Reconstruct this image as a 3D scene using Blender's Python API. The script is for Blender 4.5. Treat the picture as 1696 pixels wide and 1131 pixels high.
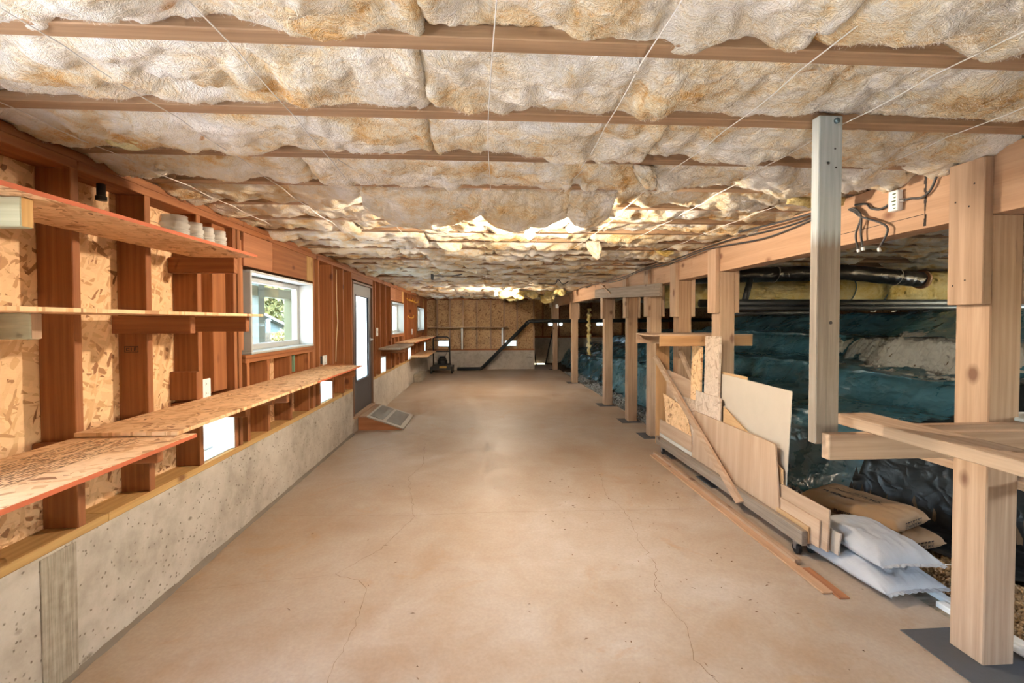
import bpy, bmesh, math, random
import numpy as np
from mathutils import Vector, Matrix, Euler
R = math.radians
random.seed(7)
scene = bpy.context.scene
for o in list(bpy.data.objects):
    bpy.data.objects.remove(o)
C = scene.collection

# ------------------------------------------------------------------ camera
F_PX, W_PX, H_PX = 748.6, 1696.0, 1131.0
cam_d = bpy.data.cameras.new('camera')
cam_d.sensor_width = 36.0
cam_d.sensor_fit = 'HORIZONTAL'
cam_d.lens = F_PX / W_PX * 36.0
cam_d.shift_y = -(565.5 - 549.4) / W_PX
cam_d.clip_start = 0.02
cam = bpy.data.objects.new('camera', cam_d)
C.objects.link(cam)
cam.location = (0, 0, 1.4505)
cam.rotation_euler = (R(90 - 1.2826), R(0.09), R(-3.605))
scene.camera = cam

# ------------------------------------------------------------------ world, sun, exposure
world = bpy.data.worlds.new('sky')
scene.world = world
world.use_nodes = True
wn = world.node_tree
for n in list(wn.nodes):
    wn.nodes.remove(n)
sky = wn.nodes.new('ShaderNodeTexSky')
sky.sky_type = 'NISHITA'
sky.sun_disc = False
sky.sun_elevation = R(48)
sky.sun_rotation = R(150)
sky.air_density = 1.4
sky.dust_density = 2.5
bg = wn.nodes.new('ShaderNodeBackground')
SKY_STRENGTH = 2.5
bg.inputs['Strength'].default_value = SKY_STRENGTH
wo = wn.nodes.new('ShaderNodeOutputWorld')
wn.links.new(sky.outputs[0], bg.inputs[0])
wn.links.new(bg.outputs[0], wo.inputs[0])
sun_d = bpy.data.lights.new('sun', 'SUN')
sun_d.energy = 6.0
sun_d.angle = R(0.6)
sun_d.color = (1.0, 0.93, 0.82)
sun = bpy.data.objects.new('sun', sun_d)
C.objects.link(sun)
sun.rotation_euler = (R(12), R(-46), 0)
BULB_W = 66.0
BULB_COL = (1.0, 0.84, 0.65)
scene.view_settings.view_transform = 'Standard'
scene.view_settings.look = 'None'
scene.view_settings.gamma = 1.0
scene.view_settings.use_curve_mapping = False
scene.view_settings.exposure = 1.2
scene.cycles.max_bounces = 5
scene.cycles.diffuse_bounces = 4
scene.cycles.transparent_max_bounces = 8
scene.cycles.use_denoising = True
scene.cycles.use_adaptive_sampling = True
scene.cycles.adaptive_threshold = 0.1
scene.cycles.adaptive_min_samples = 12

# ------------------------------------------------------------------ noise
_rng = np.random.RandomState(3)
_perm = np.tile(_rng.permutation(256), 3)
_grad = _rng.normal(size=(256, 3))
_grad /= np.linalg.norm(_grad, axis=1)[:, None]
def pn(x, y, z=0.0):
    x, y, z = np.broadcast_arrays(np.asarray(x, float), np.asarray(y, float), np.asarray(z, float))
    xi, yi, zi = np.floor(x).astype(int), np.floor(y).astype(int), np.floor(z).astype(int)
    xf, yf, zf = x - xi, y - yi, z - zi
    u, v, w = [t * t * t * (t * (t * 6 - 15) + 10) for t in (xf, yf, zf)]
    def g(a, b, c):
        h = _perm[_perm[_perm[(xi + a) & 255] + ((yi + b) & 255)] + ((zi + c) & 255)]
        gr = _grad[h]
        return gr[..., 0] * (xf - a) + gr[..., 1] * (yf - b) + gr[..., 2] * (zf - c)
    def lp(t, a, b):
        return a + t * (b - a)
    return 1.5 * lp(w, lp(v, lp(u, g(0, 0, 0), g(1, 0, 0)), lp(u, g(0, 1, 0), g(1, 1, 0))),
                    lp(v, lp(u, g(0, 0, 1), g(1, 0, 1)), lp(u, g(0, 1, 1), g(1, 1, 1))))
def fbm(x, y, z=0.0, o=4):
    s, a, f = 0, 1.0, 1.0
    for i in range(o):
        s = s + a * pn(x * f + 17 * i, y * f + 5 * i, z * f)
        a *= 0.5
        f *= 2.03
    return s
def ridge(x, y, z=0.0, o=4):
    s, a, f = 0, 1.0, 1.0
    for i in range(o):
        s = s + a * (1 - np.abs(pn(x * f + 11 * i, y * f + 3 * i, z * f)) * 2)
        a *= 0.5
        f *= 2.1
    return s

# ------------------------------------------------------------------ materials
class NT:
    def __init__(self, name):
        self.m = bpy.data.materials.new(name)
        self.m.use_nodes = True
        self.t = self.m.node_tree
        for n in list(self.t.nodes):
            self.t.nodes.remove(n)
        self.out = self.n('ShaderNodeOutputMaterial')
        self.b = self.n('ShaderNodeBsdfPrincipled')
        self.t.links.new(self.b.outputs[0], self.out.inputs[0])
    def n(self, typ, **kw):
        nd = self.t.nodes.new(typ)
        for k, v in kw.items():
            setattr(nd, k, v)
        return nd
    def put(self, sock, v):
        if hasattr(v, 'is_output'):
            self.t.links.new(v, sock)
        elif isinstance(v, (tuple, list)) and len(v) == 3 and sock.type == 'RGBA':
            sock.default_value = (*v, 1)
        else:
            sock.default_value = v
    def coord(self, rand=True, which='Object'):
        tc = self.n('ShaderNodeTexCoord').outputs[which]
        if not rand:
            return tc
        oi = self.n('ShaderNodeObjectInfo').outputs['Random']
        sc = self.n('ShaderNodeVectorMath', operation='MULTIPLY_ADD')
        self.put(sc.inputs[0], oi)
        sc.inputs[1].default_value = (31.7, 17.3, 23.9)
        self.put(sc.inputs[2], tc)
        return sc.outputs[0]
    def mapv(self, v, scale=(1, 1, 1), rot=(0, 0, 0), loc=(0, 0, 0)):
        mp = self.n('ShaderNodeMapping')
        self.put(mp.inputs[0], v)
        mp.inputs['Scale'].default_value = scale
        mp.inputs['Rotation'].default_value = rot
        mp.inputs['Location'].default_value = loc
        return mp.outputs[0]
    def noise(self, v, scale=1.0, detail=4.0, rough=0.55, dist=0.0, out=0):
        nd = self.n('ShaderNodeTexNoise')
        self.put(nd.inputs['Vector'], v)
        nd.inputs['Scale'].default_value = scale
        nd.inputs['Detail'].default_value = detail
        nd.inputs['Roughness'].default_value = rough
        nd.inputs['Distortion'].default_value = dist
        return nd.outputs[out]
    def vor(self, v, scale=1.0, out='Distance', feature='F1', rnd=1.0):
        nd = self.n('ShaderNodeTexVoronoi', feature=feature)
        self.put(nd.inputs['Vector'], v)
        nd.inputs['Scale'].default_value = scale
        if 'Randomness' in nd.inputs:
            nd.inputs['Randomness'].default_value = rnd
        return nd.outputs[out]
    def ramp(self, f, stops, interp='LINEAR'):
        nd = self.n('ShaderNodeValToRGB')
        nd.color_ramp.interpolation = interp
        while len(nd.color_ramp.elements) < len(stops):
            nd.color_ramp.elements.new(0.5)
        for e, (p, c) in zip(nd.color_ramp.elements, stops):
            e.position = p
            e.color = (*c, 1) if isinstance(c, (tuple, list)) else (c, c, c, 1)
        self.put(nd.inputs[0], f)
        return nd.outputs[0]
    def mix(self, f, a, b, blend='MIX'):
        nd = self.n('ShaderNodeMix', data_type='RGBA', blend_type=blend)
        self.put(nd.inputs[0], f)
        self.put(nd.inputs[6], a)
        self.put(nd.inputs[7], b)
        return nd.outputs[2]
    def math(self, op, a, b=0.0, c=0.0, clamp=False):
        nd = self.n('ShaderNodeMath', operation=op, use_clamp=clamp)
        self.put(nd.inputs[0], a)
        self.put(nd.inputs[1], b)
        self.put(nd.inputs[2], c)
        return nd.outputs[0]
    def sep(self, v):
        nd = self.n('ShaderNodeSeparateXYZ')
        self.put(nd.inputs[0], v)
        return nd.outputs
    def sepc(self, v):
        nd = self.n('ShaderNodeSeparateColor')
        self.put(nd.inputs[0], v)
        return nd.outputs
    def val(self, col, lo=0.88, hi=1.1):
        """small random brightness per object"""
        oi = self.n('ShaderNodeObjectInfo').outputs['Random']
        mr = self.n('ShaderNodeMapRange')
        self.put(mr.inputs[0], oi)
        mr.inputs[3].default_value = lo
        mr.inputs[4].default_value = hi
        hs = self.n('ShaderNodeHueSaturation')
        self.put(hs.inputs['Value'], mr.outputs[0])
        self.put(hs.inputs['Color'], col)
        return hs.outputs[0]
    def bump(self, h, strength=0.3, dist=0.01, normal=None):
        nd = self.n('ShaderNodeBump')
        nd.inputs['Strength'].default_value = strength
        nd.inputs['Distance'].default_value = dist
        self.put(nd.inputs['Height'], h)
        if normal is not None:
            self.put(nd.inputs['Normal'], normal)
        return nd.outputs[0]
    def fin(self, col, rough=0.8, normal=None, **kw):
        self.put(self.b.inputs['Base Color'], col)
        self.put(self.b.inputs['Roughness'], rough)
        if normal is not None:
            self.put(self.b.inputs['Normal'], normal)
        for k, v in kw.items():
            self.put(self.b.inputs[k.replace('_', ' ')], v)
        return self.m

MATS = {}
def mat(name, fn):
    if name not in MATS:
        MATS[name] = fn(NT(name))
    return MATS[name]

def wood(name, light, dark, axis='Z', knots=True, rough=0.75, contrast=1.0, ring=1.0):
    def fn(t):
        v = t.coord()
        ax = 'XYZ'.index(axis)
        s1 = [16.0 * ring] * 3; s1[ax] = 0.9
        s2 = [120.0] * 3; s2[ax] = 3.5
        s3 = [2.6] * 3; s3[ax] = 1.7
        g = t.noise(t.mapv(v, s1), 1.0, 5, 0.55, 0.9)
        fine = t.noise(t.mapv(v, s2), 1.0, 3, 0.6)
        wv = t.n('ShaderNodeTexWave', wave_type='RINGS', rings_direction=axis)
        s4 = [5.0 * ring] * 3; s4[ax] = 0.25
        t.put(wv.inputs['Vector'], t.mapv(v, s4, loc=(0.37, 0.61, 0.43)))
        wv.inputs['Scale'].default_value = 2.2
        wv.inputs['Distortion'].default_value = 4.0
        wv.inputs['Detail'].default_value = 2.0
        wv.inputs['Detail Scale'].default_value = 0.7
        f = t.math('ADD', t.math('MULTIPLY', g, 0.80), t.math('MULTIPLY', wv.outputs[1], 0.16))
        col = t.ramp(f, [(0.22, dark), (0.5, tuple(0.5 * (a + b) for a, b in zip(light, dark))), (0.72, light)])
        col = t.mix(0.20 * contrast, col, t.ramp(fine, [(0.3, tuple(c * 0.6 for c in dark)), (0.62, light)]), 'MIX')
        if knots:
            k = t.vor(t.mapv(v, s3), 1.7)
            km = t.ramp(t.math('ADD', k, t.math('MULTIPLY', t.math('SUBTRACT', g, .5), .12)), [(0.07, 1.0), (0.10, .55), (0.15, 0.0)])
            col = t.mix(t.math('MULTIPLY', km, .85), col, (dark[0] * .42, dark[1] * .28, dark[2] * .25))
        col = t.val(col)
        return t.fin(col, rough, t.bump(fine, 0.15, 0.004))
    return mat(name + '_' + axis, fn)

def fir(ax):      return wood('fir_red', (0.40, 0.158, 0.054), (0.215, 0.064, 0.018), ax)
def lumber(ax):   return wood('lumber_pale', (0.53, 0.365, 0.25), (0.33, 0.20, 0.12), ax)
def grey(ax):     return wood('lumber_weathered', (0.36, 0.29, 0.23), (0.20, 0.15, 0.11), ax, contrast=1.5)
def beamw(ax):    return wood('beam_veneer', (0.55, 0.345, 0.215), (0.42, 0.24, 0.135), ax, ring=0.5)
def flange(ax):   return wood('joist_flange', (0.44, 0.285, 0.165), (0.27, 0.155, 0.08), ax, knots=False, contrast=1.6, ring=1.6)
def sillw(ax):    return wood('sill_yellow', (0.56, 0.35, 0.13), (0.40, 0.22, 0.07), ax)
def plyw(ax):     return wood('plywood_face', (0.53, 0.38, 0.27), (0.39, 0.255, 0.165), ax, knots=False, ring=0.55, contrast=0.8)
def plyred(ax):   return wood('plywood_red', (0.46, 0.20, 0.09), (0.30, 0.11, 0.045), ax, knots=False, ring=0.5)

def osb_fn(l, m, d, amt_dark=0.8, plane='YZ'):
    def fn(t):
        v = t.coord()
        xyz = t.sep(v)
        cb = t.n('ShaderNodeCombineXYZ')
        t.put(cb.inputs[0], xyz['XYZ'.index(plane[0])])
        t.put(cb.inputs[1], xyz['XYZ'.index(plane[1])])
        base = cb.outputs[0]
        wob = t.noise(base, 7.0, 2, 0.5, 0, 1)
        dv = t.n('ShaderNodeVectorMath', operation='MULTIPLY_ADD')
        t.put(dv.inputs[0], wob)
        dv.inputs[1].default_value = (0.03, 0.03, 0)
        t.put(dv.inputs[2], base)
        vec = dv.outputs[0]
        col = None
        hgt = None
        for i, (ang, sx, sy, th) in enumerate([(8, 13, 50, 0), (52, 15, 56, 0.5), (-38, 14, 52, 0.5), (20, 12, 48, 0.58), (-72, 17, 58, 0.66)]):
            c = t.vor(t.mapv(t.mapv(vec, (1, 1, 1), (0, 0, R(ang))), (sx, sy, 1), (0, 0, 0), (i * 3.1, i * 1.7, 0)), 1.0, 'Color')
            s = t.sepc(c)
            lc = t.ramp(s[0], [(0.0, d), (0.07, tuple(0.6 * a + 0.4 * b for a, b in zip(m, d))), (0.15, m), (0.5, l), (1.0, tuple(min(1, x * 1.12) for x in l))])
            if col is None:
                col, hgt = lc, s[0]
            else:
                msk = t.math('GREATER_THAN', s[1], th)
                col = t.mix(msk, col, lc)
        gr = t.noise(t.mapv(vec, (30, 160, 1)), 1.0, 3, 0.6)
        col = t.mix(0.22, col, t.ramp(gr, [(0.3, m), (0.65, l)]), 'MULTIPLY')
        bl = t.noise(vec, 2.5, 3)
        col = t.mix(t.ramp(bl, [(0.48, 0.0), (0.8, 0.3)]), col, d)
        return t.fin(col, 0.72, t.bump(gr, 0.3, 0.003))
    return fn
def osb(plane='YZ'):
    return mat('osb_' + plane, osb_fn((0.80, 0.56, 0.33), (0.66, 0.40, 0.20), (0.27, 0.115, 0.045), plane=plane))
def osbgrey(plane='YZ'):
    return mat('osb_grey_' + plane, osb_fn((0.63, 0.52, 0.43), (0.54, 0.43, 0.34), (0.33, 0.23, 0.17), plane=plane))
def osbdark(plane='XZ'):
    return mat('osb_brown_' + plane, osb_fn((0.60, 0.41, 0.22), (0.46, 0.27, 0.13), (0.17, 0.075, 0.033), plane=plane))

def m_plain(name, col, rough=0.6, metal=0.0, bump=0.0, **kw):
    def fn(t):
        v = t.coord()
        nz = t.noise(v, 9.0, 4)
        c = t.mix(t.ramp(nz, [(0.3, 0.0), (0.7, 0.22)]), col, tuple(x * 0.72 for x in col))
        return t.fin(c, rough, t.bump(nz, bump, 0.01) if bump else None, Metallic=metal, **kw)
    return mat(name, fn)

def concrete_wall():
    def fn(t):
        v = t.coord(False)
        big = t.noise(v, 1.4, 5, 0.6)
        med = t.noise(v, 9.0, 6, 0.65)
        col = t.ramp(t.math('ADD', t.math('MULTIPLY', big, 0.6), t.math('MULTIPLY', med, 0.4)),
                     [(0.34, (0.31, 0.265, 0.215)), (0.5, (0.47, 0.415, 0.355)), (0.66, (0.58, 0.525, 0.46))])
        z = t.sep(v)[2]
        lowm = t.noise(t.mapv(v, (1, 1, 1.0)), 3.0, 3)
        w = t.noise(v, 14, 2, 0.5, 0, 1)
        dv = t.n('ShaderNodeVectorMath', operation='MULTIPLY_ADD')
        t.put(dv.inputs[0], w); dv.inputs[1].default_value = (0.03, 0.03, 0.03); t.put(dv.inputs[2], v)
        p1 = t.vor(dv.outputs[0], 34.0)
        p1c = t.sepc(t.vor(dv.outputs[0], 34.0, 'Color'))
        s1 = t.math('MULTIPLY', t.ramp(p1, [(0.10, 1.0), (0.22, 0.0)]), t.math('GREATER_THAN', p1c[0], 0.42))
        pm = t.mapv(dv.outputs[0], (1, 9, 13), (R(35), 0, 0))
        p2 = t.vor(pm, 1.0)
        p2c = t.sepc(t.vor(pm, 1.0, 'Color'))
        zone = t.ramp(lowm, [(0.44, 0.0), (0.50, 1.0)])
        s2 = t.math('MULTIPLY', t.math('MULTIPLY', t.ramp(p2, [(0.13, 1.0), (0.24, 0.0)]), t.math('GREATER_THAN', p2c[0], 0.40)), zone)
        pit = t.math('MAXIMUM', s1, s2)
        col = t.mix(t.math('MULTIPLY', pit, 0.8), col, (0.15, 0.115, 0.08))
        h = t.math('SUBTRACT', t.math('MULTIPLY', med, 0.25), pit)
        return t.fin(col, 0.88, t.bump(h, 0.5, 0.008))
    return mat('concrete_wall', fn)
def concrete_rough():
    def fn(t):
        v = t.coord(False)
        st = t.noise(t.mapv(v, (1, 110, 4)), 1.0, 4, 0.6)
        n = t.noise(v, 20, 5)
        col = t.ramp(t.math('ADD', t.math('MULTIPLY', st, 0.6), t.math('MULTIPLY', n, 0.4)), [(0.35, (0.22, 0.185, 0.14)), (0.65, (0.43, 0.375, 0.30))])
        return t.fin(col, 0.9, t.bump(st, 0.6, 0.006))
    return mat('concrete_rough', fn)
def floor_mat():
    def fn(t):
        v = t.coord(False)
        big = t.noise(v, 0.55, 4, 0.55, 0.6)
        med = t.noise(v, 3.2, 6, 0.62, 0.4)
        fin = t.noise(v, 60, 3, 0.6)
        col = t.ramp(t.math('ADD', t.math('MULTIPLY', big, 0.55), t.math('MULTIPLY', med, 0.45)),
                     [(0.34, (0.335, 0.225, 0.145)), (0.47, (0.385, 0.298, 0.226)), (0.58, (0.43, 0.360, 0.298)), (0.7, (0.49, 0.44, 0.395))])
        st = t.noise(v, 1.7, 5, 0.7, 1.2)
        col = t.mix(t.ramp(st, [(0.60, 0.0), (0.72, 0.55)]), col, (0.40, 0.25, 0.13))
        p = t.vor(v, 13.0)
        pc = t.sepc(t.vor(v, 13.0, 'Color'))
        sp = t.math('MULTIPLY', t.ramp(p, [(0.04, 1.0), (0.09, 0.0)]), t.math('GREATER_THAN', pc[0], 0.78))
        x = t.sep(v)[0]
        side = t.ramp(t.math('MULTIPLY_ADD', x, 0.5, 0.0), [(0.05, 0.25), (0.7, 1.0)])
        col = t.mix(t.math('MULTIPLY', sp, t.math('MULTIPLY', side, 0.75)), col, (0.17, 0.10, 0.055))
        dirt = t.noise(v, 6.5, 6, 0.75)
        dm = t.math('MULTIPLY', t.ramp(dirt, [(0.56, 0.0), (0.72, 0.5)]), side)
        col = t.mix(dm, col, (0.33, 0.215, 0.13))
        col = t.mix(0.10, col, t.ramp(fin, [(0.3, 0.25), (0.7, 0.9)]), 'OVERLAY')
        return t.fin(col, t.ramp(med, [(0.3, 0.42), (0.7, 0.62)]), t.bump(fin, 0.06, 0.003), Specular_IOR_Level=0.35)
    return mat('concrete_floor', fn)
def batt_mat(name='fibreglass', tint=0.0):
    def fn(t):
        v = t.coord()
        w = t.noise(v, 5.0, 3, 0.5, 0, 1)
        dv = t.n('ShaderNodeVectorMath', operation='MULTIPLY_ADD')
        t.put(dv.inputs[0], w); dv.inputs[1].default_value = (0.22, 0.22, 0.10); t.put(dv.inputs[2], v)
        fib = t.noise(t.mapv(dv.outputs[0], (26, 95, 60)), 1.0, 4, 0.72, 1.4)
        fib2 = t.noise(t.mapv(dv.outputs[0], (90, 30, 60), (0, 0, 0.5)), 1.0, 3, 0.7, 1.0)
        big = t.noise(v, 3.0, 3, 0.6, 0.5)
        mid = t.noise(v, 11.0, 4, 0.65, 0.8)
        f = t.math('ADD', t.math('MULTIPLY', big, 0.5), t.math('ADD', t.math('MULTIPLY', mid, 0.3), t.math('MULTIPLY', fib, 0.22)))
        if tint > 0:
            st = [(0.38, (0.68, 0.48, 0.14)), (0.48, (0.82, 0.68, 0.30)), (0.6, (0.90, 0.82, 0.52))]
        else:
            st = [(0.38, (0.74, 0.43, 0.16)), (0.45, (0.85, 0.68, 0.43)), (0.51, (0.90, 0.82, 0.68)), (0.59, (0.95, 0.92, 0.87))]
        col = t.ramp(f, st)
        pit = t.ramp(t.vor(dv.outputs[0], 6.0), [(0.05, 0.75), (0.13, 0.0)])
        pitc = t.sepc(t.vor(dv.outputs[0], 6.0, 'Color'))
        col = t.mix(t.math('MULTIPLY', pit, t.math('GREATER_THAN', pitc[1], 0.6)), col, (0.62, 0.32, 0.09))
        oi = t.n('ShaderNodeObjectInfo').outputs['Random']
        col = t.mix(t.math('MULTIPLY', t.math('GREATER_THAN', oi, 0.72), 0.22), col, (0.80, 0.58, 0.26))
        h = t.math('ADD', fib, t.math('ADD', t.math('MULTIPLY', fib2, 0.7), t.math('MULTIPLY', mid, 1.1)))
        return t.fin(col, 1.0, t.bump(h, 0.8, 0.018), Specular_IOR_Level=0.05)
    return mat(name, fn)
def plastic_mat(name='poly_sheet', col=(0.042, 0.130, 0.180), rough=0.20, spec=0.9):
    def fn(t):
        v = t.coord(False)
        n1 = t.noise(t.mapv(v, (3.6, 2.2, 3.6)), 1.0, 1, 0.5, 0.5)
        n2 = t.noise(t.mapv(v, (12, 7, 12)), 1.0, 1, 0.5, 0.4)
        h = t.math('ADD', t.math('ABSOLUTE', t.math('SUBTRACT', n1, .5)), t.math('MULTIPLY', t.math('ABSOLUTE', t.math('SUBTRACT', n2, .5)), 0.35))
        dust = t.noise(v, 2.2, 5, 0.6)
        c = t.mix(t.ramp(dust, [(0.42, 0.0), (0.72, 0.35)]), col, tuple(min(1, x * 1.5 + .02) for x in col))
        return t.fin(c, t.ramp(dust, [(0.3, rough), (0.75, rough + 0.18)]), t.bump(h, 0.7, 0.06), Specular_IOR_Level=spec)
    return mat(name, fn)
def glass_mat():
    def fn(t):
        g = t.n('ShaderNodeBsdfGlossy'); g.inputs['Roughness'].default_value = 0.02
        tr = t.n('ShaderNodeBsdfTransparent'); tr.inputs[0].default_value = (0.93, 0.96, 0.95, 1)
        mx = t.n('ShaderNodeMixShader')
        lw = t.n('ShaderNodeLayerWeight'); lw.inputs[0].default_value = 0.5
        fz = t.math('MULTIPLY_ADD', t.math('POWER', lw.outputs['Facing'], 5.0), 0.45, 0.025)
        t.t.links.new(fz, mx.inputs[0])
        t.t.links.new(tr.outputs[0], mx.inputs[1])
        t.t.links.new(g.outputs[0], mx.inputs[2])
        t.t.links.new(mx.outputs[0], t.out.inputs[0])
        t.t.nodes.remove(t.b)
        return t.m
    return mat('window_glass', fn)
def frosted_mat():
    def fn(t):
        tl = t.n('ShaderNodeBsdfTranslucent'); tl.inputs[0].default_value = (0.86, 0.93, 0.93, 1)
        tr = t.n('ShaderNodeBsdfTransparent'); tr.inputs[0].default_value = (0.90, 0.95, 0.95, 1)
        mx = t.n('ShaderNodeMixShader'); mx.inputs[0].default_value = 0.6
        t.t.links.new(tr.outputs[0], mx.inputs[1])
        t.t.links.new(tl.outputs[0], mx.inputs[2])
        t.t.links.new(mx.outputs[0], t.out.inputs[0])
        t.t.nodes.remove(t.b)
        return t.m
    return mat('frosted_pane', fn)
def emis(name, col, strength):
    def fn(t):
        return t.fin(col, 0.4, None, Emission_Color=col, Emission_Strength=strength)
    return mat(name, fn)
def leaf_mat(name, a, b):
    def fn(t):
        v = t.coord(False)
        n = t.noise(v, 2.5, 4)
        return t.fin(t.ramp(n, [(0.35, a), (0.65, b)]), 0.7)
    return mat(name, fn)
WHITE = m_plain('white_paint', (0.80, 0.82, 0.83), 0.5)
VINYL = m_plain('white_vinyl', (0.46, 0.485, 0.49), 0.4)
BLACK = m_plain('black_rubber', (0.012, 0.012, 0.013), 0.5)
ABS = m_plain('black_pipe', (0.014, 0.018, 0.021), 0.5)
STEEL = m_plain('steel', (0.55, 0.55, 0.55), 0.35, 0.9)
INK = m_plain('print_ink', (0.035, 0.025, 0.02), 0.8)
FELT = m_plain('roofing_felt', (0.085, 0.085, 0.09), 0.9, bump=0.4)

# ------------------------------------------------------------------ mesh building
class MB:
    def __init__(self):
        self.v, self.f = [], []
    def add(self, vs, fs):
        o = len(self.v)
        self.v += [tuple(map(float, p)) for p in vs]
        self.f += [tuple(i + o for i in f) for f in fs]
        return self
    def box(self, x0, x1, y0, y1, z0, z1, b=0.0):
        if x0 > x1: x0, x1 = x1, x0
        if y0 > y1: y0, y1 = y1, y0
        if z0 > z1: z0, z1 = z1, z0
        b = min(b, 0.45 * min(x1 - x0, y1 - y0, z1 - z0))
        if b <= 0:
            vs = [(x, y, z) for x in (x0, x1) for y in (y0, y1) for z in (z0, z1)]
            return self.add(vs, [(0, 1, 3, 2), (4, 6, 7, 5), (0, 4, 5, 1), (2, 3, 7, 6), (0, 2, 6, 4), (1, 5, 7, 3)])
        vs, idx = [], {}
        for i in (0, 1):
            for j in (0, 1):
                for k in (0, 1):
                    p = (x1 if i else x0, y1 if j else y0, z1 if k else z0)
                    s = (-1 if i else 1, -1 if j else 1, -1 if k else 1)
                    for a in range(3):
                        q = [p[c] + (0 if c == a else s[c] * b) for c in range(3)]
                        idx[(i, j, k, a)] = len(vs)
                        vs.append(q)
        fs = []
        for a in range(3):
            o1, o2 = [c for c in range(3) if c != a]
            for s in (0, 1):
                ring = []
                for (m, n) in ((0, 0), (0, 1), (1, 1), (1, 0)):
                    key = [0, 0, 0]; key[a] = s; key[o1] = m; key[o2] = n
                    ring.append(idx[(*key, a)])
                fs.append(tuple(ring))
        for a in range(3):                       # edges along axis a
            o1, o2 = [c for c in range(3) if c != a]
            for m in (0, 1):
                for n in (0, 1):
                    k0 = [0, 0, 0]; k0[o1] = m; k0[o2] = n
                    k1 = list(k0); k1[a] = 1
                    fs.append((idx[(*k0, o1)], idx[(*k0, o2)], idx[(*k1, o2)], idx[(*k1, o1)]))
        for i in (0, 1):
            for j in (0, 1):
                for k in (0, 1):
                    fs.append((idx[(i, j, k, 0)], idx[(i, j, k, 1)], idx[(i, j, k, 2)]))
        return self.add(vs, fs)
    def tube(self, pts, r, seg=10, cap=True):
        pts = [Vector(p) for p in pts]
        n = len(pts)
        rs = r if isinstance(r, (list, tuple)) else [r] * n
        prev = None
        rings = []
        for i, p in enumerate(pts):
            d = (pts[min(i + 1, n - 1)] - pts[max(i - 1, 0)]).normalized()
            if prev is None:
                a = Vector((0, 0, 1)) if abs(d.z) < 0.9 else Vector((1, 0, 0))
                u = d.cross(a).normalized()
            else:
                u = (prev - d * prev.dot(d)).normalized()
            prev = u
            w = d.cross(u)
            rings.append([p + (u * math.cos(2 * math.pi * k / seg) + w * math.sin(2 * math.pi * k / seg)) * rs[i] for k in range(seg)])
        vs = [q for rg in rings for q in rg]
        fs = []
        for i in range(n - 1):
            for k in range(seg):
                a, b = i * seg + k, i * seg + (k + 1) % seg
                fs.append((a, b, b + seg, a + seg))
        if cap:
            fs.append(tuple(range(seg))[::-1])
            fs.append(tuple((n - 1) * seg + k for k in range(seg)))
        return self.add(vs, fs)
    def lathe(self, prof, seg=24, c=(0, 0, 0)):
        vs, fs = [], []
        for (r, z) in prof:
            for k in range(seg):
                a = 2 * math.pi * k / seg
                vs.append((c[0] + r * math.cos(a), c[1] + r * math.sin(a), c[2] + z))
        for i in range(len(prof) - 1):
            for k in range(seg):
                a, b = i * seg + k, i * seg + (k + 1) % seg
                fs.append((a, b, b + seg, a + seg))
        return self.add(vs, fs)
    def prism(self, poly, axis, lo, hi):
        """poly: 2-D outline in the two other axes; extruded along axis"""
        ax = 'XYZ'.index(axis)
        def p3(p, t):
            q = list(p)
            q.insert(ax, t)
            return q
        n = len(poly)
        vs = [p3(p, lo) for p in poly] + [p3(p, hi) for p in poly]
        fs = [tuple(range(n))[::-1], tuple(range(n, 2 * n))]
        for i in range(n):
            j = (i + 1) % n
            fs.append((i, j, j + n, i + n))
        return self.add(vs, fs)
    def grid(self, P):
        """P: (n, m, 3) array"""
        n, m = P.shape[:2]
        o = len(self.v)
        self.v += [tuple(p) for p in P.reshape(-1, 3).tolist()]
        for i in range(n - 1):
            for j in range(m - 1):
                a = o + i * m + j
                self.f.append((a, a + 1, a + m + 1, a + m))
        return self

LOC = {}
def setp(o, label=None, cat=None, group=None, kind=None):
    if label: o['label'] = label
    if cat: o['category'] = cat
    if group: o['group'] = group
    if kind: o['kind'] = kind
    return o
def thing(name, loc, label, cat, group=None, kind=None):
    o = bpy.data.objects.new(name, None)
    o.empty_display_size = 0.1
    C.objects.link(o)
    o.location = loc
    LOC[o.name] = Vector(loc)
    return setp(o, label, cat, group, kind)
def build(mb, name, m, parent=None, smooth=False, rot=None, loc=None, kind=None, label=None):
    """world-space vertices -> object with its origin at the bottom centre of its box (or local vertices with loc/rot)"""
    me = bpy.data.meshes.new(name)
    V = np.array(mb.v)
    if loc is None:
        lo, hi = V.min(0), V.max(0)
        org = np.array([(lo[0] + hi[0]) / 2, (lo[1] + hi[1]) / 2, lo[2]])
        V = V - org
    else:
        org = np.array(loc)
    me.from_pydata(V.tolist(), [], mb.f)
    bm = bmesh.new(); bm.from_mesh(me)
    bmesh.ops.recalc_face_normals(bm, faces=bm.faces)
    bm.to_mesh(me); bm.free()
    if smooth:
        me.polygons.foreach_set('use_smooth', [True] * len(me.polygons))
    me.materials.append(m)
    o = bpy.data.objects.new(name, me)
    C.objects.link(o)
    pl = LOC[parent.name] if parent is not None else Vector((0, 0, 0))
    o.location = Vector(org) - pl
    if rot is not None:
        o.rotation_euler = rot
    if parent is not None:
        o.parent = parent
    LOC[o.name] = Vector(org)
    if kind: o['kind'] = kind
    if label: o['label'] = label
    return o
def B(x0, x1, y0, y1, z0, z1, b=0.003):
    return MB().box(x0, x1, y0, y1, z0, z1, b)
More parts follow.
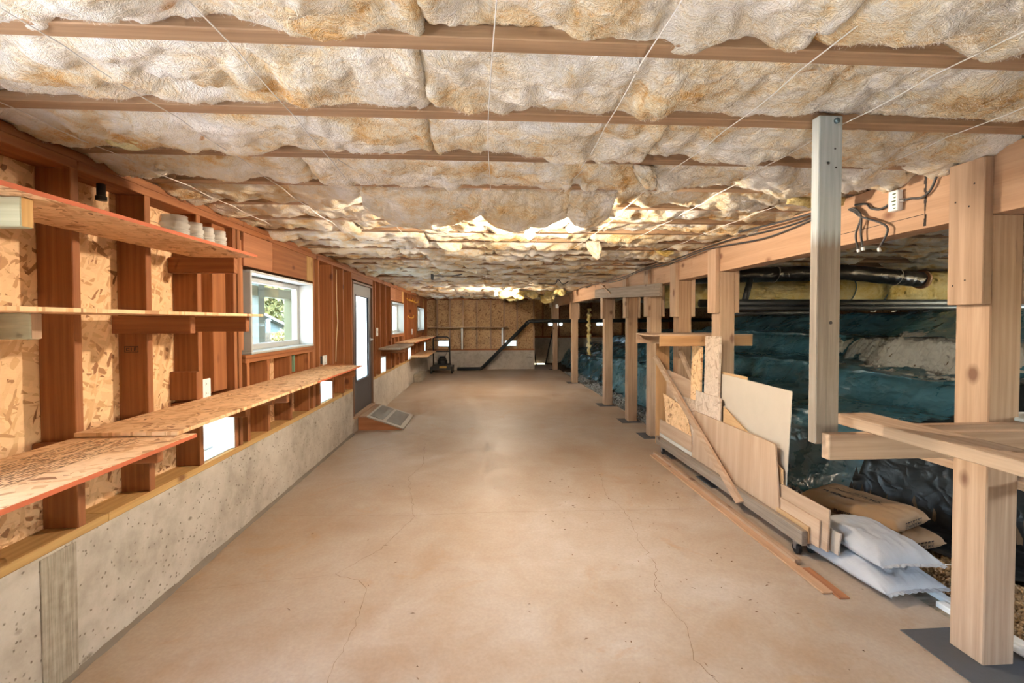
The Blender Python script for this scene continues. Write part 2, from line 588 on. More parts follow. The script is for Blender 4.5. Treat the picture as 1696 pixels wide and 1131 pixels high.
def text_mb(txt, size, origin, ux, uy, bold=0.0):
    cu = bpy.data.curves.new('t', 'FONT')
    cu.body = txt; cu.size = size; cu.offset = bold
    cu.align_x = 'CENTER'
    ob = bpy.data.objects.new('t', cu)
    C.objects.link(ob)
    dg = bpy.context.evaluated_depsgraph_get()
    me = ob.evaluated_get(dg).to_mesh()
    ux, uy, og = Vector(ux), Vector(uy), Vector(origin)
    mb = MB().add([og + ux * p.co.x + uy * p.co.y for p in me.vertices], [tuple(p.vertices) for p in me.polygons])
    ob.to_mesh_clear() if hasattr(ob, 'to_mesh_clear') else None
    bpy.data.objects.remove(ob)
    return mb

# ================================================================== dimensions
XL, XR = -1.683, 2.085            # left wall stud face, right post face
HC, HP, HJ = 0.557, 2.160, 2.160  # stem wall top, plate top, joist underside
YB, YF = -5.2, 13.75              # back end (behind the camera), far wall stud face
SD = 0.140                        # stud depth

# ================================================================== floor
flo = thing('floor', (0.2, 5, 0), 'tan concrete slab floor with hairline cracks and stains', 'floor', kind='structure')
build(MB().box(-1.70, 2.26, YB, 13.80, -0.12, 0), 'slab', floor_mat(), flo)
build(MB().box(1.50, 2.26, 13.80, 15.2, -0.12, 0), 'slab', floor_mat(), flo)
CRK = m_plain('crack_dark', (0.22, 0.145, 0.09), 0.9)
def crack(pts, w=0.0035, seed=0):
    rnd = random.Random(seed)
    P = []
    for (a, b) in zip(pts[:-1], pts[1:]):
        L = math.dist(a, b)
        k = max(2, int(L / 0.035))
        for i in range(k):
            t = i / k
            P.append((a[0] + (b[0] - a[0]) * t + rnd.gauss(0, 0.006), a[1] + (b[1] - a[1]) * t + rnd.gauss(0, 0.004)))
    P.append(pts[-1])
    mb = MB()
    vs, fs = [], []
    for i, p in enumerate(P):
        q0, q1 = P[max(i - 1, 0)], P[min(i + 1, len(P) - 1)]
        d = Vector((q1[0] - q0[0], q1[1] - q0[1])).normalized()
        ww = w * (0.15 + rnd.random() * 0.35)
        vs += [(p[0] - d.y * ww, p[1] + d.x * ww, 0.0006), (p[0] + d.y * ww, p[1] - d.x * ww, 0.0006)]
    for i in range(len(P) - 1):
        fs.append((2 * i, 2 * i + 1, 2 * i + 3, 2 * i + 2))
    build(mb.add(vs, fs), 'crack', CRK, flo)
crack([(-0.70, 5.4), (-0.62, 4.6), (-0.70, 4.24), (-0.60, 3.75), (-0.52, 3.374), (-0.66, 2.9), (-0.86, 2.62), (-0.70, 2.55), (-0.63, 2.44), (-0.62, 2.1), (-0.64, 1.82), (-0.6, 1.5)], seed=1)
crack([(-1.683, 3.46), (-1.3, 3.45), (-0.52, 3.40), (0, 3.41), (0.6, 3.40), (1.48, 3.37), (1.9, 3.36)], 0.003, seed=2)
crack([(1.10, 4.2), (1.02, 3.7), (1.08, 3.38), (1.02, 2.9), (1.024, 2.61), (0.94, 2.4), (0.93, 2.24), (0.96, 2.05), (0.90, 1.86), (0.98, 1.6)], seed=3)
crack([(-0.86, 2.62), (-1.2, 2.58), (-1.683, 2.50)], 0.002, seed=4)
rd = random.Random(5)
LIT = m_plain('wood_litter', (0.20, 0.11, 0.06), 0.9)
mb = MB()
for i in range(150):
    x = rd.uniform(0.4, 2.1) if i % 4 else rd.uniform(-1.2, 1.2)
    y = rd.uniform(1.5, 4.5)
    if x > 1.75 and y > 2.1: x -= 0.5
    a, l, w = rd.uniform(0, 3.14), rd.uniform(0.003, 0.016), rd.uniform(0.0015, 0.004)
    c, s = math.cos(a), math.sin(a)
    mb.add([(x + c * l, y + s * l, 0.0007), (x - s * w, y + c * w, 0.004), (x - c * l, y - s * l, 0.0007), (x + s * w, y - c * w, 0.002)], [(0, 1, 2), (0, 2, 3)])
setp(build(mb, 'floor_litter', LIT), 'brown wood chips and crumbs scattered over the slab', 'litter', kind='stuff')

# ================================================================== left wall
wl = thing('wall_left', (XL, 5, 0), 'red fir stud wall with chipboard sheathing on a pitted concrete stem wall', 'wall', kind='structure')
XO = XL - SD                       # inner face of the sheathing
# stem wall, with the doorway cut out (opening lower edge at 0.2)
D0, D1 = 5.955, 6.985
build(MB().box(XL - 0.20, XL, YB, D0 - 0.02, -0.1, HC), 'stem_wall', concrete_wall(), wl)
build(MB().box(XL - 0.20, XL, D1 + 0.02, 14.0, -0.1, HC), 'stem_wall', concrete_wall(), wl)
build(MB().box(XL - 0.20, XL - 0.005, D0 - 0.02, D1 + 0.02, -0.1, 0.20), 'stem_wall', concrete_wall(), wl)
build(B(XL - 0.01, XL + 0.0045, 1.802, 1.955, 0.0, HC - 0.01, 0.002), 'rough_patch', concrete_rough(), wl)
mb = MB()
n = 200
ys = np.linspace(0.8, 5.9, n)
hh = 0.012 + 0.012 * np.abs(fbm(ys * 3, 0.3, 0)) ; 
P = np.stack([np.stack([np.full(n, XL), ys, hh * 1.4], 1), np.stack([XL + hh, ys, hh * 0.5], 1), np.stack([XL + hh * 1.3, ys, np.full(n, 0.0008)], 1)], 1)
build(mb.grid(P), 'slurry_fillet', m_plain('slurry_grey', (.20, .165, .13), .95, bump=.8), wl, smooth=True)
# sill plates, top plates
for (a, b) in ((YB, D0 - 0.03), (D1 + 0.03, YF)):
    segs = [a]
    while segs[-1] + 4.2 < b: segs.append(segs[-1] + 3.66)
    segs.append(b)
    for p, q in zip(segs[:-1], segs[1:]):
        build(B(XO, XL + 0.001, p, q, HC, HC + 0.038), 'sill_plate', sillw('Y'), wl)
yy = YB
for k, (z0, z1, off) in enumerate(((HP - 0.076, HP - 0.038, 0.0), (HP - 0.038, HP, 1.3))):
    cuts = [YB, -0.6 + off, 2.005 + off, 4.7 + off, 8.3 + off, 11.5 + off, YF + SD]
    for p, q in zip(cuts[:-1], cuts[1:]):
        build(B(XO, XL + 0.001, p + 0.001, q - 0.001, z0, z1), 'top_plate', fir('Y'), wl)
ZS0, ZS1 = HC + 0.038, HP - 0.076
def stud(y, z0=ZS0, z1=ZS1, w=0.038, m=None):
    build(B(XO, XL, y, y + w, z0, z1), 'stud', m or fir('Z'), wl)
WINS = [(3.373, 4.565), (8.44, 9.635), (11.73, 12.92), (-2.34, -1.145)]  # last one is unseen, added behind the camera for daylight
WZ0, WZ1 = 1.215, 1.827
full = [YB + 0.02, -4.6, -4.1, -2.72, -2.42, -1.02, -0.48, 1.00, 1.157, 1.563, 1.970, 2.376, 2.783, 3.168, 3.225, 4.605, 4.74, 5.156, 5.55, 5.90,
        7.00, 7.16, 7.50, 7.92, 8.34, 9.675, 10.18, 10.65, 11.05, 11.45, 11.63, 12.86 + 0.10, 13.29, 13.6]
for y in full: stud(y)
for (a, b) in WINS:
    stud(a - 0.045, ZS0, WZ0 - 0.03); stud(b + 0.003, ZS0, WZ0 - 0.03)
    for y in (a + 0.26, a + 0.67, b - 0.11): stud(y, ZS0, WZ0 - 0.058)
    for z in (WZ0 - 0.058, WZ0 - 0.029):
        build(B(XO, XL - 0.001, a - 0.06, b + 0.04, z, z + 0.028), 'window_sill_plate', fir('Y'), wl)
    build(B(XO, XL - 0.003, a - 0.06, (a + b) / 2 - 0.22, WZ1 + 0.022, ZS1), 'header', plyred('Y'), wl)
    build(B(XO, XL - 0.004, (a + b) / 2 - 0.219, b - 0.11, WZ1 + 0.022, ZS1), 'header', fir('Y'), wl)
    build(B(XO, XL - 0.003, b - 0.108, b + 0.04, WZ1 + 0.022, ZS1), 'header', sillw('Z'), wl)
# plain board infill over the door and either side of it
build(B(XO, XL - 0.002, D0 - 0.03, D1 + 0.03, 2.005, ZS1), 'header', fir('Y'), wl)
# shed-side sheathing: chipboard panels with real openings for windows, low windows and the door
LOWW = [(2.821, 3.168), (4.778, 5.156), (7.538, 7.92), (10.218, 10.65), (12.90, 13.29)]
LZ0, LZ1 = HC + 0.040, 0.86
holes = [(-0.40, 0.96, HC, 2.06)] + [(a, b, WZ0, WZ1) for a, b in WINS] + [(a, b, HC, LZ1) for a, b in LOWW] + [(D0, D1, 0.2, 1.99)]  # first hole is the unseen opening added to let daylight in
def panel_cells(u0, u1, z0, z1, hs):
    us = sorted({u0, u1, *[h for q in hs for h in q[:2] if u0 < h < u1]})
    zs = sorted({z0, z1, *[h for q in hs for h in q[2:] if z0 < h < z1]})
    out = []
    for a, b in zip(us[:-1], us[1:]):
        run = None
        for c, d in zip(zs[:-1], zs[1:]):
            mu, mz = (a + b) / 2, (c + d) / 2
            if any(h[0] < mu < h[1] and h[2] < mz < h[3] for h in hs):
                if run: out.append((a, b, *run)); run = None
            else:
                run = (run[0], d) if run else (c, d)
        if run: out.append((a, b, *run))
    return out
seams = [YB, -2.5, -0.9, 1.16, 2.395, 4.62, 7.18, 9.69, 12.0, 14.0]
for a, b in zip(seams[:-1], seams[1:]):
    for (p, q, c, d) in panel_cells(a, b, HC - 0.05, HP + 0.25, holes):
        build(MB().box(XO - 0.011, XO, p + 0.0006, q - 0.0006, c, d), 'sheathing_panel', osb('YZ'), wl)
# outer rim above the plate
build(B(XO - 0.002, XO + 0.034, YB, YF + 0.2, HP, HP + 0.26), 'rim_board', fir('Y'), wl)
# short blocks in the bays
build(B(XL - 0.152, XL + 0.012, 2.742, 2.781, 0.995, 1.160), 'blocking', fir('Z'), wl)
build(B(XO, XL - 0.02, 3.275, 3.33, 1.25, 2.03), 'trimmer', plyred('Z'), wl)
build(B(XO + 0.002, XL - 0.05, 3.02, 3.165, 1.0, ZS1), 'trimmer', fir('Z'), wl)
# stamped marks low on the sheathing, and the grade mark on a stud
mb = MB()
rq = random.Random(11)
y = 1.2
while y < 2.78:
    w = rq.uniform(0.004, 0.014)
    if not any(s - 0.01 < y < s + 0.05 for s in full):
        z = 0.80 + rq.uniform(-0.006, 0.006)
        mb.box(XO, XO + 0.0006, y, y + w * 0.6, z, z + rq.choice((0.03, 0.055, 0.07)))
        if rq.random() < 0.5: mb.box(XO, XO + 0.0006, y, y + w * 1.5, z + 0.028, z + 0.036)
    y += w * rq.uniform(1.2, 3.0)
build(mb, 'stamped_marks', INK, wl, kind='stuff')
mb = text_mb('0-12', 0.045, (XO + 0.0008, 2.66, 1.955), (0, 1, 0), (0, 0, 1))
for z in (1.945, 2.005): mb.box(XO, XO + 0.0006, 2.58, 2.74, z, z + 0.0025)
build(mb, 'stamped_marks', INK, wl, kind='stuff')
mb = MB()
for (a, b, c, d) in ((0, .066, 0, .0025), (0, .066, .028, .0305), (0, .0025, 0, .03), (.0635, .066, 0, .03), (.008, .024, .008, .011), (.008, .024, .019, .022), (.008, .011, .008, .022), (.030, .034, .006, .024), (.046, .05, .006, .024), (.046, .058, .020, .024), (.046, .058, .012, .015)):
    mb.box(XO + 0.03 + a, XO + 0.03 + b, 2.3755, 2.376, 1.30 + c, 1.30 + d)
build(mb, 'grade_stamp', INK, wl)

# ------------------------------------------------------------------ windows and door in the left wall
def window(n, a, b, label):
    w = thing('window_%d' % n, (XL - 0.07, (a + b) / 2, WZ0), label, 'window', kind='structure')
    t = 0.018
    build(B(XO - 0.01, XL + 0.012, a, b, WZ0, WZ0 + t), 'liner', VINYL, w)
    build(B(XO - 0.01, XL + 0.012, a, b, WZ1 - t, WZ1), 'liner', VINYL, w)
    build(B(XO - 0.01, XL + 0.012, a, a + t, WZ0 + t, WZ1 - t), 'liner', VINYL, w)
    build(B(XO - 0.01, XL + 0.012, b - t, b, WZ0 + t, WZ1 - t), 'liner', VINYL, w)
    f = 0.045
    x0, x1 = XO - 0.03, XO + 0.02
    fr = build(MB().box(x0, x1, a + t, b - t, WZ0 + t, WZ0 + t + f, .003).box(x0, x1, a + t, b - t, WZ1 - t - f, WZ1 - t, .003)
               .box(x0, x1, a + t, a + t + f, WZ0 + t + f, WZ1 - t - f, .003).box(x0, x1, b - t - f, b - t, WZ0 + t + f, WZ1 - t - f, .003), 'window_frame', VINYL, w)
    if n > 1:
        build(MB().box(x0 + .004, x1 - .004, (a + b) / 2 - .03, (a + b) / 2 + .03, WZ0 + t + f, WZ1 - t - f, .003), 'mullion', VINYL, w)
    build(MB().box(XO - 0.012, XO - 0.008, a + t + f, b - t - f, WZ0 + t + f, WZ1 - t - f), 'pane', glass_mat(), w)
window(1, *WINS[0], 'deep white framed window nearest the camera, looking onto the porch and neighbouring house')
window(2, *WINS[1], 'white framed sliding window just past the grey door, over the far workbench')
window(3, *WINS[2], 'small-looking white framed window farthest down the left wall, near the corner')
window(13, *WINS[3], 'white framed unseen window added in the left wall behind the camera for daylight')  # added out of view to bring side light from the left
lowlab = ['low square window under the near chipboard bench, with a dusty concrete ledge', 'low window below the end of the long bench, just before the grey door',
          'low narrow window just past the grey door', 'low window beneath the far bench, above the lower corner shelf', 'tiny low window at the far end of the left wall']
for i, (a, b) in enumerate(LOWW):
    w = thing('window_%d' % (i + 4), (XL - 0.1, (a + b) / 2, LZ0), lowlab[i], 'window', kind='structure')
    build(B(XO - 0.012, XL - 0.004, b - 0.012, b, LZ0, LZ1), 'liner', WHITE, w)
    build(B(XO - 0.012, XL - 0.004, a, b - 0.012, LZ1 - 0.012, LZ1), 'liner', WHITE, w)
    build(B(XO - 0.02, XL - 0.02, a, b - 0.012, LZ0 - 0.001, LZ0 + 0.006), 'ledge', m_plain('dusty_ledge', (0.55, 0.56, 0.55), 0.9), w)
    build(MB().box(XO - 0.03, XO - 0.005, a, b - 0.012, LZ0 + 0.006, LZ0 + 0.022, .002).box(XO - 0.03, XO - 0.005, a, a + 0.014, LZ0 + 0.022, LZ1 - 0.012, .002), 'window_frame', VINYL, w)
    build(MB().box(XO - 0.022, XO - 0.018, a + 0.014, b - 0.012, LZ0 + 0.022, LZ1 - 0.012), 'pane', frosted_mat(), w)
od = thing('door_2', (XL, .28, HC), 'wide unseen opening added in the left wall beside the camera to let in daylight', 'door', kind='structure')  # opening added out of view so daylight reaches the near right side
build(MB().box(XO - .02, XL + .01, -.44, -.40, HC + .04, 2.08, .003).box(XO - .02, XL + .01, .96, 1.0, HC + .04, 2.08, .003), 'door_frame', lumber('Z'), od)
dr = thing('door_1', (XL - 0.03, (D0 + D1) / 2, 0.2), 'dark grey door with a tall glass light and lever handle', 'door', kind='structure')
DG = m_plain('door_grey', (0.075, 0.068, 0.075), 0.5)
dx0, dx1 = XL - 0.060, XL - 0.018
g0, g1, gz0, gz1 = D0 + 0.20, D1 - 0.19, 0.66, 1.80
zt = 1.985
for (y0, y1, z0, z1) in ((D0 + .035, g0, .225, zt - .03), (g1, D1 - .035, .225, zt - .03), (g0, g1, .225, gz0), (g0, g1, gz1, zt - .03)):
    build(B(dx0, dx1, y0, y1, z0, z1, 0.001), 'door_panel', DG, dr)
build(MB().box(dx0 - .002, dx1 + .008, g0 - .02, g0, gz0 - .02, gz1 + .02, .003).box(dx0 - .002, dx1 + .008, g1, g1 + .02, gz0 - .02, gz1 + .02, .003)
      .box(dx0 - .002, dx1 + .008, g0, g1, gz0 - .02, gz0, .003).box(dx0 - .002, dx1 + .008, g0, g1, gz1, gz1 + .02, .003), 'light_frame', DG, dr)
build(MB().box(XL - 0.042, XL - 0.038, g0, g1, gz0, gz1), 'pane', frosted_mat(), dr)
build(MB().box(XO, XL + 0.008, D0, D0 + .03, .2, zt, .003).box(XO, XL + 0.008, D1 - .03, D1, .2, zt, .003).box(XO, XL + 0.008, D0 + .03, D1 - .03, zt - .028, zt, .003), 'door_frame', m_plain('door_frame_brown', (0.19, 0.10, 0.06), 0.6), dr)
build(MB().box(XO - 0.02, XL + 0.03, D0 - .01, D1 + .01, .19, .222, .004), 'threshold', lumber('Y'), dr)
hd = build(MB().lathe([(0.0, 0), (.028, 0), (.028, .008), (.012, .012), (.011, .045), (.0, .05)], 16), 'handle', STEEL, dr, loc=(dx1, D1 - .10, 1.19), rot=(0, R(90), 0), smooth=True)
build(MB().tube([(XL + .026, D1 - .10, 1.19), (XL + .034, D1 - .13, 1.19), (XL + .034, D1 - .21, 1.186)], .009, 8), 'lever', STEEL, hd, smooth=True).rotation_euler = (0, 0, 0)
# the lever is under a rotated handle: give it the parent's inverse
lv = hd.children[0]
lv.matrix_parent_inverse = Matrix.Identity(4)
lv.location = (0, 0, 0)
lv.rotation_euler = (0, R(-90), 0)
o_ = Vector(LOC[lv.name]) - Vector(LOC[hd.name])
lv.location = Euler((0, R(-90), 0)).to_matrix() @ o_
for z in (0.45, 1.1, 1.75):
    build(MB().tube([(XL - .012, D0 + .036, z), (XL - .012, D0 + .036, z + .09)], .007, 8), 'hinge', STEEL, dr)

# ================================================================== far wall
wf = thing('wall_far', (0, YF, 0), 'far stud wall of brown chipboard above a concrete stem wall', 'wall', kind='structure')
XE = 1.56
build(MB().box(XL - 0.2, XE, YF - 0.002, YF + 0.25, -0.1, HC + 0.02), 'stem_wall', concrete_wall(), wf)
build(B(XL, XE, YF, YF + SD, HC + .02, HC + .058), 'sill_plate', fir('X'), wf)
build(B(XL, XE, YF, YF + SD, HP - .04, HP), 'top_plate', fir('X'), wf)
for x in (-1.42, -1.035, -.636, -.217, .203, .607, 1.012, 1.522):
    build(B(x, x + .038, YF, YF + SD, HC + .058, HP - .04), 'stud', lumber('Z'), wf)
FLOW = [(-1.382, -1.035), (0.645, 1.012)]
for a, b in zip((XL - .2, -0.43, 0.8), (-0.43, 0.8, XE)):
    for (p, q, c, d) in panel_cells(a, b, HC, HP + .2, [(p, q, .70, .875) for p, q in FLOW]):
        build(MB().box(p, q, YF + SD, YF + SD + .011, c, d), 'sheathing_panel', osbdark('XZ'), wf)
for i, (a, b) in enumerate(FLOW):
    w = thing('window_%d' % (9 + i), ((a + b) / 2, YF + SD, .7), ['low window in the far wall behind the lawn mower', 'low window in the far wall behind the slanting black pipe'][i], 'window', kind='structure')
    build(MB().box(a, b, YF + .1, YF + SD + .02, .70, .712, .002).box(a, b, YF + .1, YF + SD + .02, .863, .875, .002).box(a, a + .012, YF + .1, YF + SD + .02, .712, .863, .002).box(b - .012, b, YF + .1, YF + SD + .02, .712, .863, .002), 'window_frame', VINYL, w)
    build(MB().box(a + .012, b - .012, YF + SD, YF + SD + .004, .712, .863), 'pane', frosted_mat(), w)
build(B(XE - .02, XE, YF + .01, 16.9, -.1, HP), 'return_panel', osbdark('YZ'), wf)

# ================================================================== crawl space walls
wc = thing('wall_crawl_far', (4.5, 17, 0), 'dim chipboard wall with studs at the back of the crawl space', 'wall', kind='structure')
for (p, q, c, d) in panel_cells(XE - .1, 7.6, -0.1, HP + .25, [(2.45, 2.98, 1.29, 1.42), (4.3, 4.62, 1.29, 1.42)]):
    build(MB().box(p, q, 17.0, 17.02, c, d), 'sheathing_panel', osbdark('XZ'), wc)
x = 1.6
while x < 7.5:
    build(B(x, x + .038, 16.86, 17.0, .9, HP), 'stud', fir('Z'), wc)
    x += .61
build(B(XE, 7.5, 16.85, 17.0, .85, .9), 'sill_plate', fir('X'), wc)
build(MB().box(XE, 7.5, 16.8, 17.1, -.1, .85), 'stem_wall', concrete_wall(), wc)
for i, (a, b) in enumerate(((2.45, 2.98), (4.3, 4.62))):
    w = thing('window_%d' % (11 + i), ((a + b) / 2, 17, 1.29), ['small bright vent window at the back of the crawl space, left one', 'small bright vent window at the back of the crawl space, right one'][i], 'window', kind='structure')
    build(MB().box(a, b, 16.97, 17.03, 1.29, 1.302).box(a, b, 16.97, 17.03, 1.408, 1.42).box((a + b) / 2 - .012, (a + b) / 2 + .012, 16.97, 17.03, 1.302, 1.408), 'window_frame', VINYL, w)
    build(MB().box(a, b, 17.0, 17.004, 1.302, 1.408), 'pane', frosted_mat(), w)
wr = thing('wall_right', (7.5, 7, 0), 'dim chipboard outer wall on the far side of the crawl space', 'wall', kind='structure')
RW = [(y, y + 1.5, 1.45, 2.10) for y in (-4.6, -2.6, -0.6, 1.4, 3.4)]  # openings added out of view to let sky light into the crawl space
for (p, q, c, d) in panel_cells(YB, 17.0, -.1, HP + .25, RW):
    build(MB().box(7.5, 7.52, p, q, c, d), 'sheathing_panel', osbdark('YZ'), wr)
for i, (a, b, c, d) in enumerate(RW):
    build(MB().box(7.48, 7.53, a, b, c, c + .02).box(7.48, 7.53, a, b, d - .02, d).box(7.48, 7.53, a, a + .02, c + .02, d - .02).box(7.48, 7.53, b - .02, b, c + .02, d - .02), 'added_opening_frame', VINYL, wr)
wb = thing('wall_back', (1, YB, 0), 'chipboard end wall behind the camera position', 'wall', kind='structure')
build(MB().box(-1.88, 2.27, YB - .02, YB, -.1, HP + .25), 'sheathing_panel', osb('XZ'), wb)
build(MB().box(2.27, 7.5, YB - .02, YB, -.1, HP + .25), 'sheathing_panel', osbdark('XZ'), wr)

# ================================================================== ceiling: subfloor, joists, insulation
ce = thing('ceiling', (1, 5, HJ), 'open joist ceiling stuffed with cream fibreglass insulation batts', 'ceiling', kind='structure')
build(MB().box(-1.86, 7.52, YB, 17.02, 2.42, 2.44), 'subfloor', osb('YX'), ce)
FW, FH, SP, Y0J = 0.058, 0.038, 0.4064, 1.209
kmin = int(math.floor((YB - Y0J) / SP)) + 1
kmax = int((16.9 - Y0J) / SP)
jm = None
jm2 = None
def joist(y, x0, x1):
    mb = MB().box(x0, x1, y - FW, y, HJ, HJ + FH, .0025)
    mb.box(x0, x1, y - FW / 2 - .006, y - FW / 2 + .006, HJ + FH - .001, 2.381)
    mb.box(x0, x1, y - FW, y, 2.38, 2.419)
    return mb
for k in range(kmin, kmax + 1):
    y = Y0J + SP * k
    for j, (x0, x1) in enumerate(((-1.80, 2.20), (2.202, 7.49))):
        if y > YF + .1 and j == 0: continue
        src = (jm, jm2)[j]
        if src is None:
            o = build(joist(y, x0, x1), 'joist', flange('X'), ce)
            if j == 0: jm = (o.data, o.location.copy(), y)
            else: jm2 = (o.data, o.location.copy(), y)
        else:
            o = bpy.data.objects.new('joist', src[0]); C.objects.link(o); o.parent = ce
            o.location = src[1] + Vector((0, y - src[2], 0))
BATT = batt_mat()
BYEL = batt_mat('fibreglass_yellow', 1.0)
STR_X = [-1.5, -1.07, -0.63, 0.012, 0.455, 0.86, 1.30, 1.75]
def batt(k, x0, x1, res, seed, sag=0.0, ov=1.0):
    y0, y1 = Y0J + SP * k + 0.002, Y0J + SP * (k + 1) - FW - 0.002
    nx = max(8, int((x1 - x0) / res)); ny = max(9, int((y1 - y0) / res * 1.1))
    u = np.linspace(x0, x1, nx)[:, None]; v = np.linspace(0, 1, ny)[None, :]
    s = seed * 7.31
    edge_far = np.clip(fbm(u * 1.7, s, 1.0, 3) * 0.5 - 0.03, 0, 1) * 0.20 * ov
    edge_near = np.clip(fbm(u * 1.9, s, 9.0, 3) * 0.5 - 0.14, 0, 1) * 0.12 * ov
    ya = y0 - edge_near; yb = y1 + edge_far
    Y = ya + (yb - ya) * v
    X = u + 0 * v
    prof = np.sin(math.pi * np.clip(v, 0, 1)) ** 0.55
    amp = 0.050 + 0.045 * fbm(u * 1.1, s, 4.0, 2) + sag
    ztop = HJ + 0.032 - 0.55 * (edge_far * v ** 3 + edge_near * (1 - v) ** 3) * 1.15
    Z = ztop - amp * prof
    Z = Z + prof ** .5 * (0.026 * fbm(X * 3.0, Y * 5.0, s, 2)
                          - 0.052 * (np.abs(pn(X * 4.6 + .3 * fbm(Y * 7, X * 3, s, 2), Y * 5.5, s + 3)) - .28)
                          - 0.026 * (np.abs(pn(X * 11 + .4 * fbm(Y * 9, X * 6, s, 2), Y * 13, s + 8)) - .28)
                          - 0.012 * (np.abs(pn(X * 27, Y * 29, s + 5)) - .28))
    Z = Z + 0.006 * fbm(X * 34, Y * 34, s, 3)
    for i in range(int((x1 - x0) * 5)):                      # pinched dimples
        r = random.Random(seed * 100 + i)
        cx, cy = r.uniform(x0, x1), y0 + r.uniform(.15, .9) * (y1 - y0)
        rr = r.uniform(.012, .03)
        Z = Z + r.uniform(.012, .03) * np.exp(-(((X - cx) / (rr * 1.5)) ** 2 + ((Y - cy) / rr) ** 2))
    if sag == 0:
        for sx in STR_X:                                     # drawn up by the strings
            Z = Z + 0.018 * prof * np.exp(-((X - sx) / 0.035) ** 2)
            Z = np.where(np.abs(X - sx) < .02, np.maximum(Z, HJ - 0.018), Z)
    # rounded ends
    e = np.minimum(u - x0, x1 - u)
    Z = Z + 0.022 * np.exp(-(e / 0.010) ** 2)
    P = np.stack([X, Y, Z], 2)
    top = np.stack([X[[0, -1]][:, [0, -1]], Y[[0, -1]][:, [0, -1]], np.full((2, 2), 2.33)], 2)
    mb = MB().grid(P)
    m = P.shape[1]; n_ = P.shape[0]
    o = len(mb.v)
    ring = [i * m for i in range(n_)] + [(n_ - 1) * m + j for j in range(1, m)] + [i * m + m - 1 for i in range(n_ - 2, -1, -1)] + [j for j in range(m - 2, 0, -1)]
    for i in ring:
        p = mb.v[i]
        mb.v.append((min(max(p[0], x0 + .004), x1 - .004), min(max(p[1], y0 + .0), y1), 2.33))
    L_ = len(ring)
    for i in range(L_):
        mb.f.append((ring[i], ring[(i + 1) % L_], o + (i + 1) % L_, o + i))
    mb.f.append(tuple(o + i for i in range(L_)))
    if res < 0.015: NEAR.append(P)
    return build(mb, 'insulation_batt', BATT, ce, smooth=True)
NEAR = []
rb = random.Random(21)
for k in range(kmin, kmax):
    yb = Y0J + SP * k
    if yb < -4.9: continue
    res = 0.0125 if -0.1 < yb < 2.3 else (0.02 if yb < 5 else 0.035)
    if yb < -0.2: res = 0.04
    if yb < YF:
        cuts = [-1.79]
        while cuts[-1] < 2.1 - 1.1: cuts.append(cuts[-1] + rb.uniform(0.75, 1.9))
        cuts[-1] = 2.17
        if len(cuts) == 2: cuts.insert(1, 0.3)
        for i, (a, b) in enumerate(zip(cuts[:-1], cuts[1:])):
            if k == 3 and a < 0.72 and b > -0.62:         # the bay where three pieces hang down
                if a < -0.62: batt(k, a, -0.62, res, k * 10 + i)
                if b > 0.72: batt(k, 0.72, b, res, k * 10 + i)
                continue
            batt(k, a, b, res, k * 10 + i)
    if yb > 0.0:
        batt(k, 2.26, 4.7 + rb.uniform(-.4, .4), 0.04 if yb > 2 else 0.03, k * 10 + 7, ov=.6)
        batt(k, 5.15, 7.45, 0.06, k * 10 + 8, ov=.5)

rw = np.random.RandomState(12)
mbw = MB()
for P in NEAR:
    area = (P[-1, 0, 0] - P[0, 0, 0]) * .36
    for q in range(int(area * 9000)):
        i, j = rw.randint(2, P.shape[0] - 3), rw.randint(2, P.shape[1] - 3)
        p = P[i, j]
        a = rw.uniform(0, 6.28)
        ln = rw.uniform(.006, .022)
        d = np.array([math.cos(a), math.sin(a) * .8, 0])
        nrm = np.array([-d[1], d[0], 0]) * rw.uniform(.0002, .00045)
        c1 = p + d * ln * .5 + np.array([rw.normal() * .002, rw.normal() * .002, -rw.uniform(.001, .006)])
        c2 = p + d * ln + np.array([rw.normal() * .004, rw.normal() * .004, -rw.uniform(-.004, .006)])
        p = p + np.array([0, 0, .002])
        mbw.add([p - nrm, p + nrm, c1 + nrm, c1 - nrm, c2], [(0, 1, 2, 3), (3, 2, 4)])
build(mbw, 'fibre_fuzz', m_plain('fibre_white', (.90, .86, .78), .9), ce, kind='stuff')
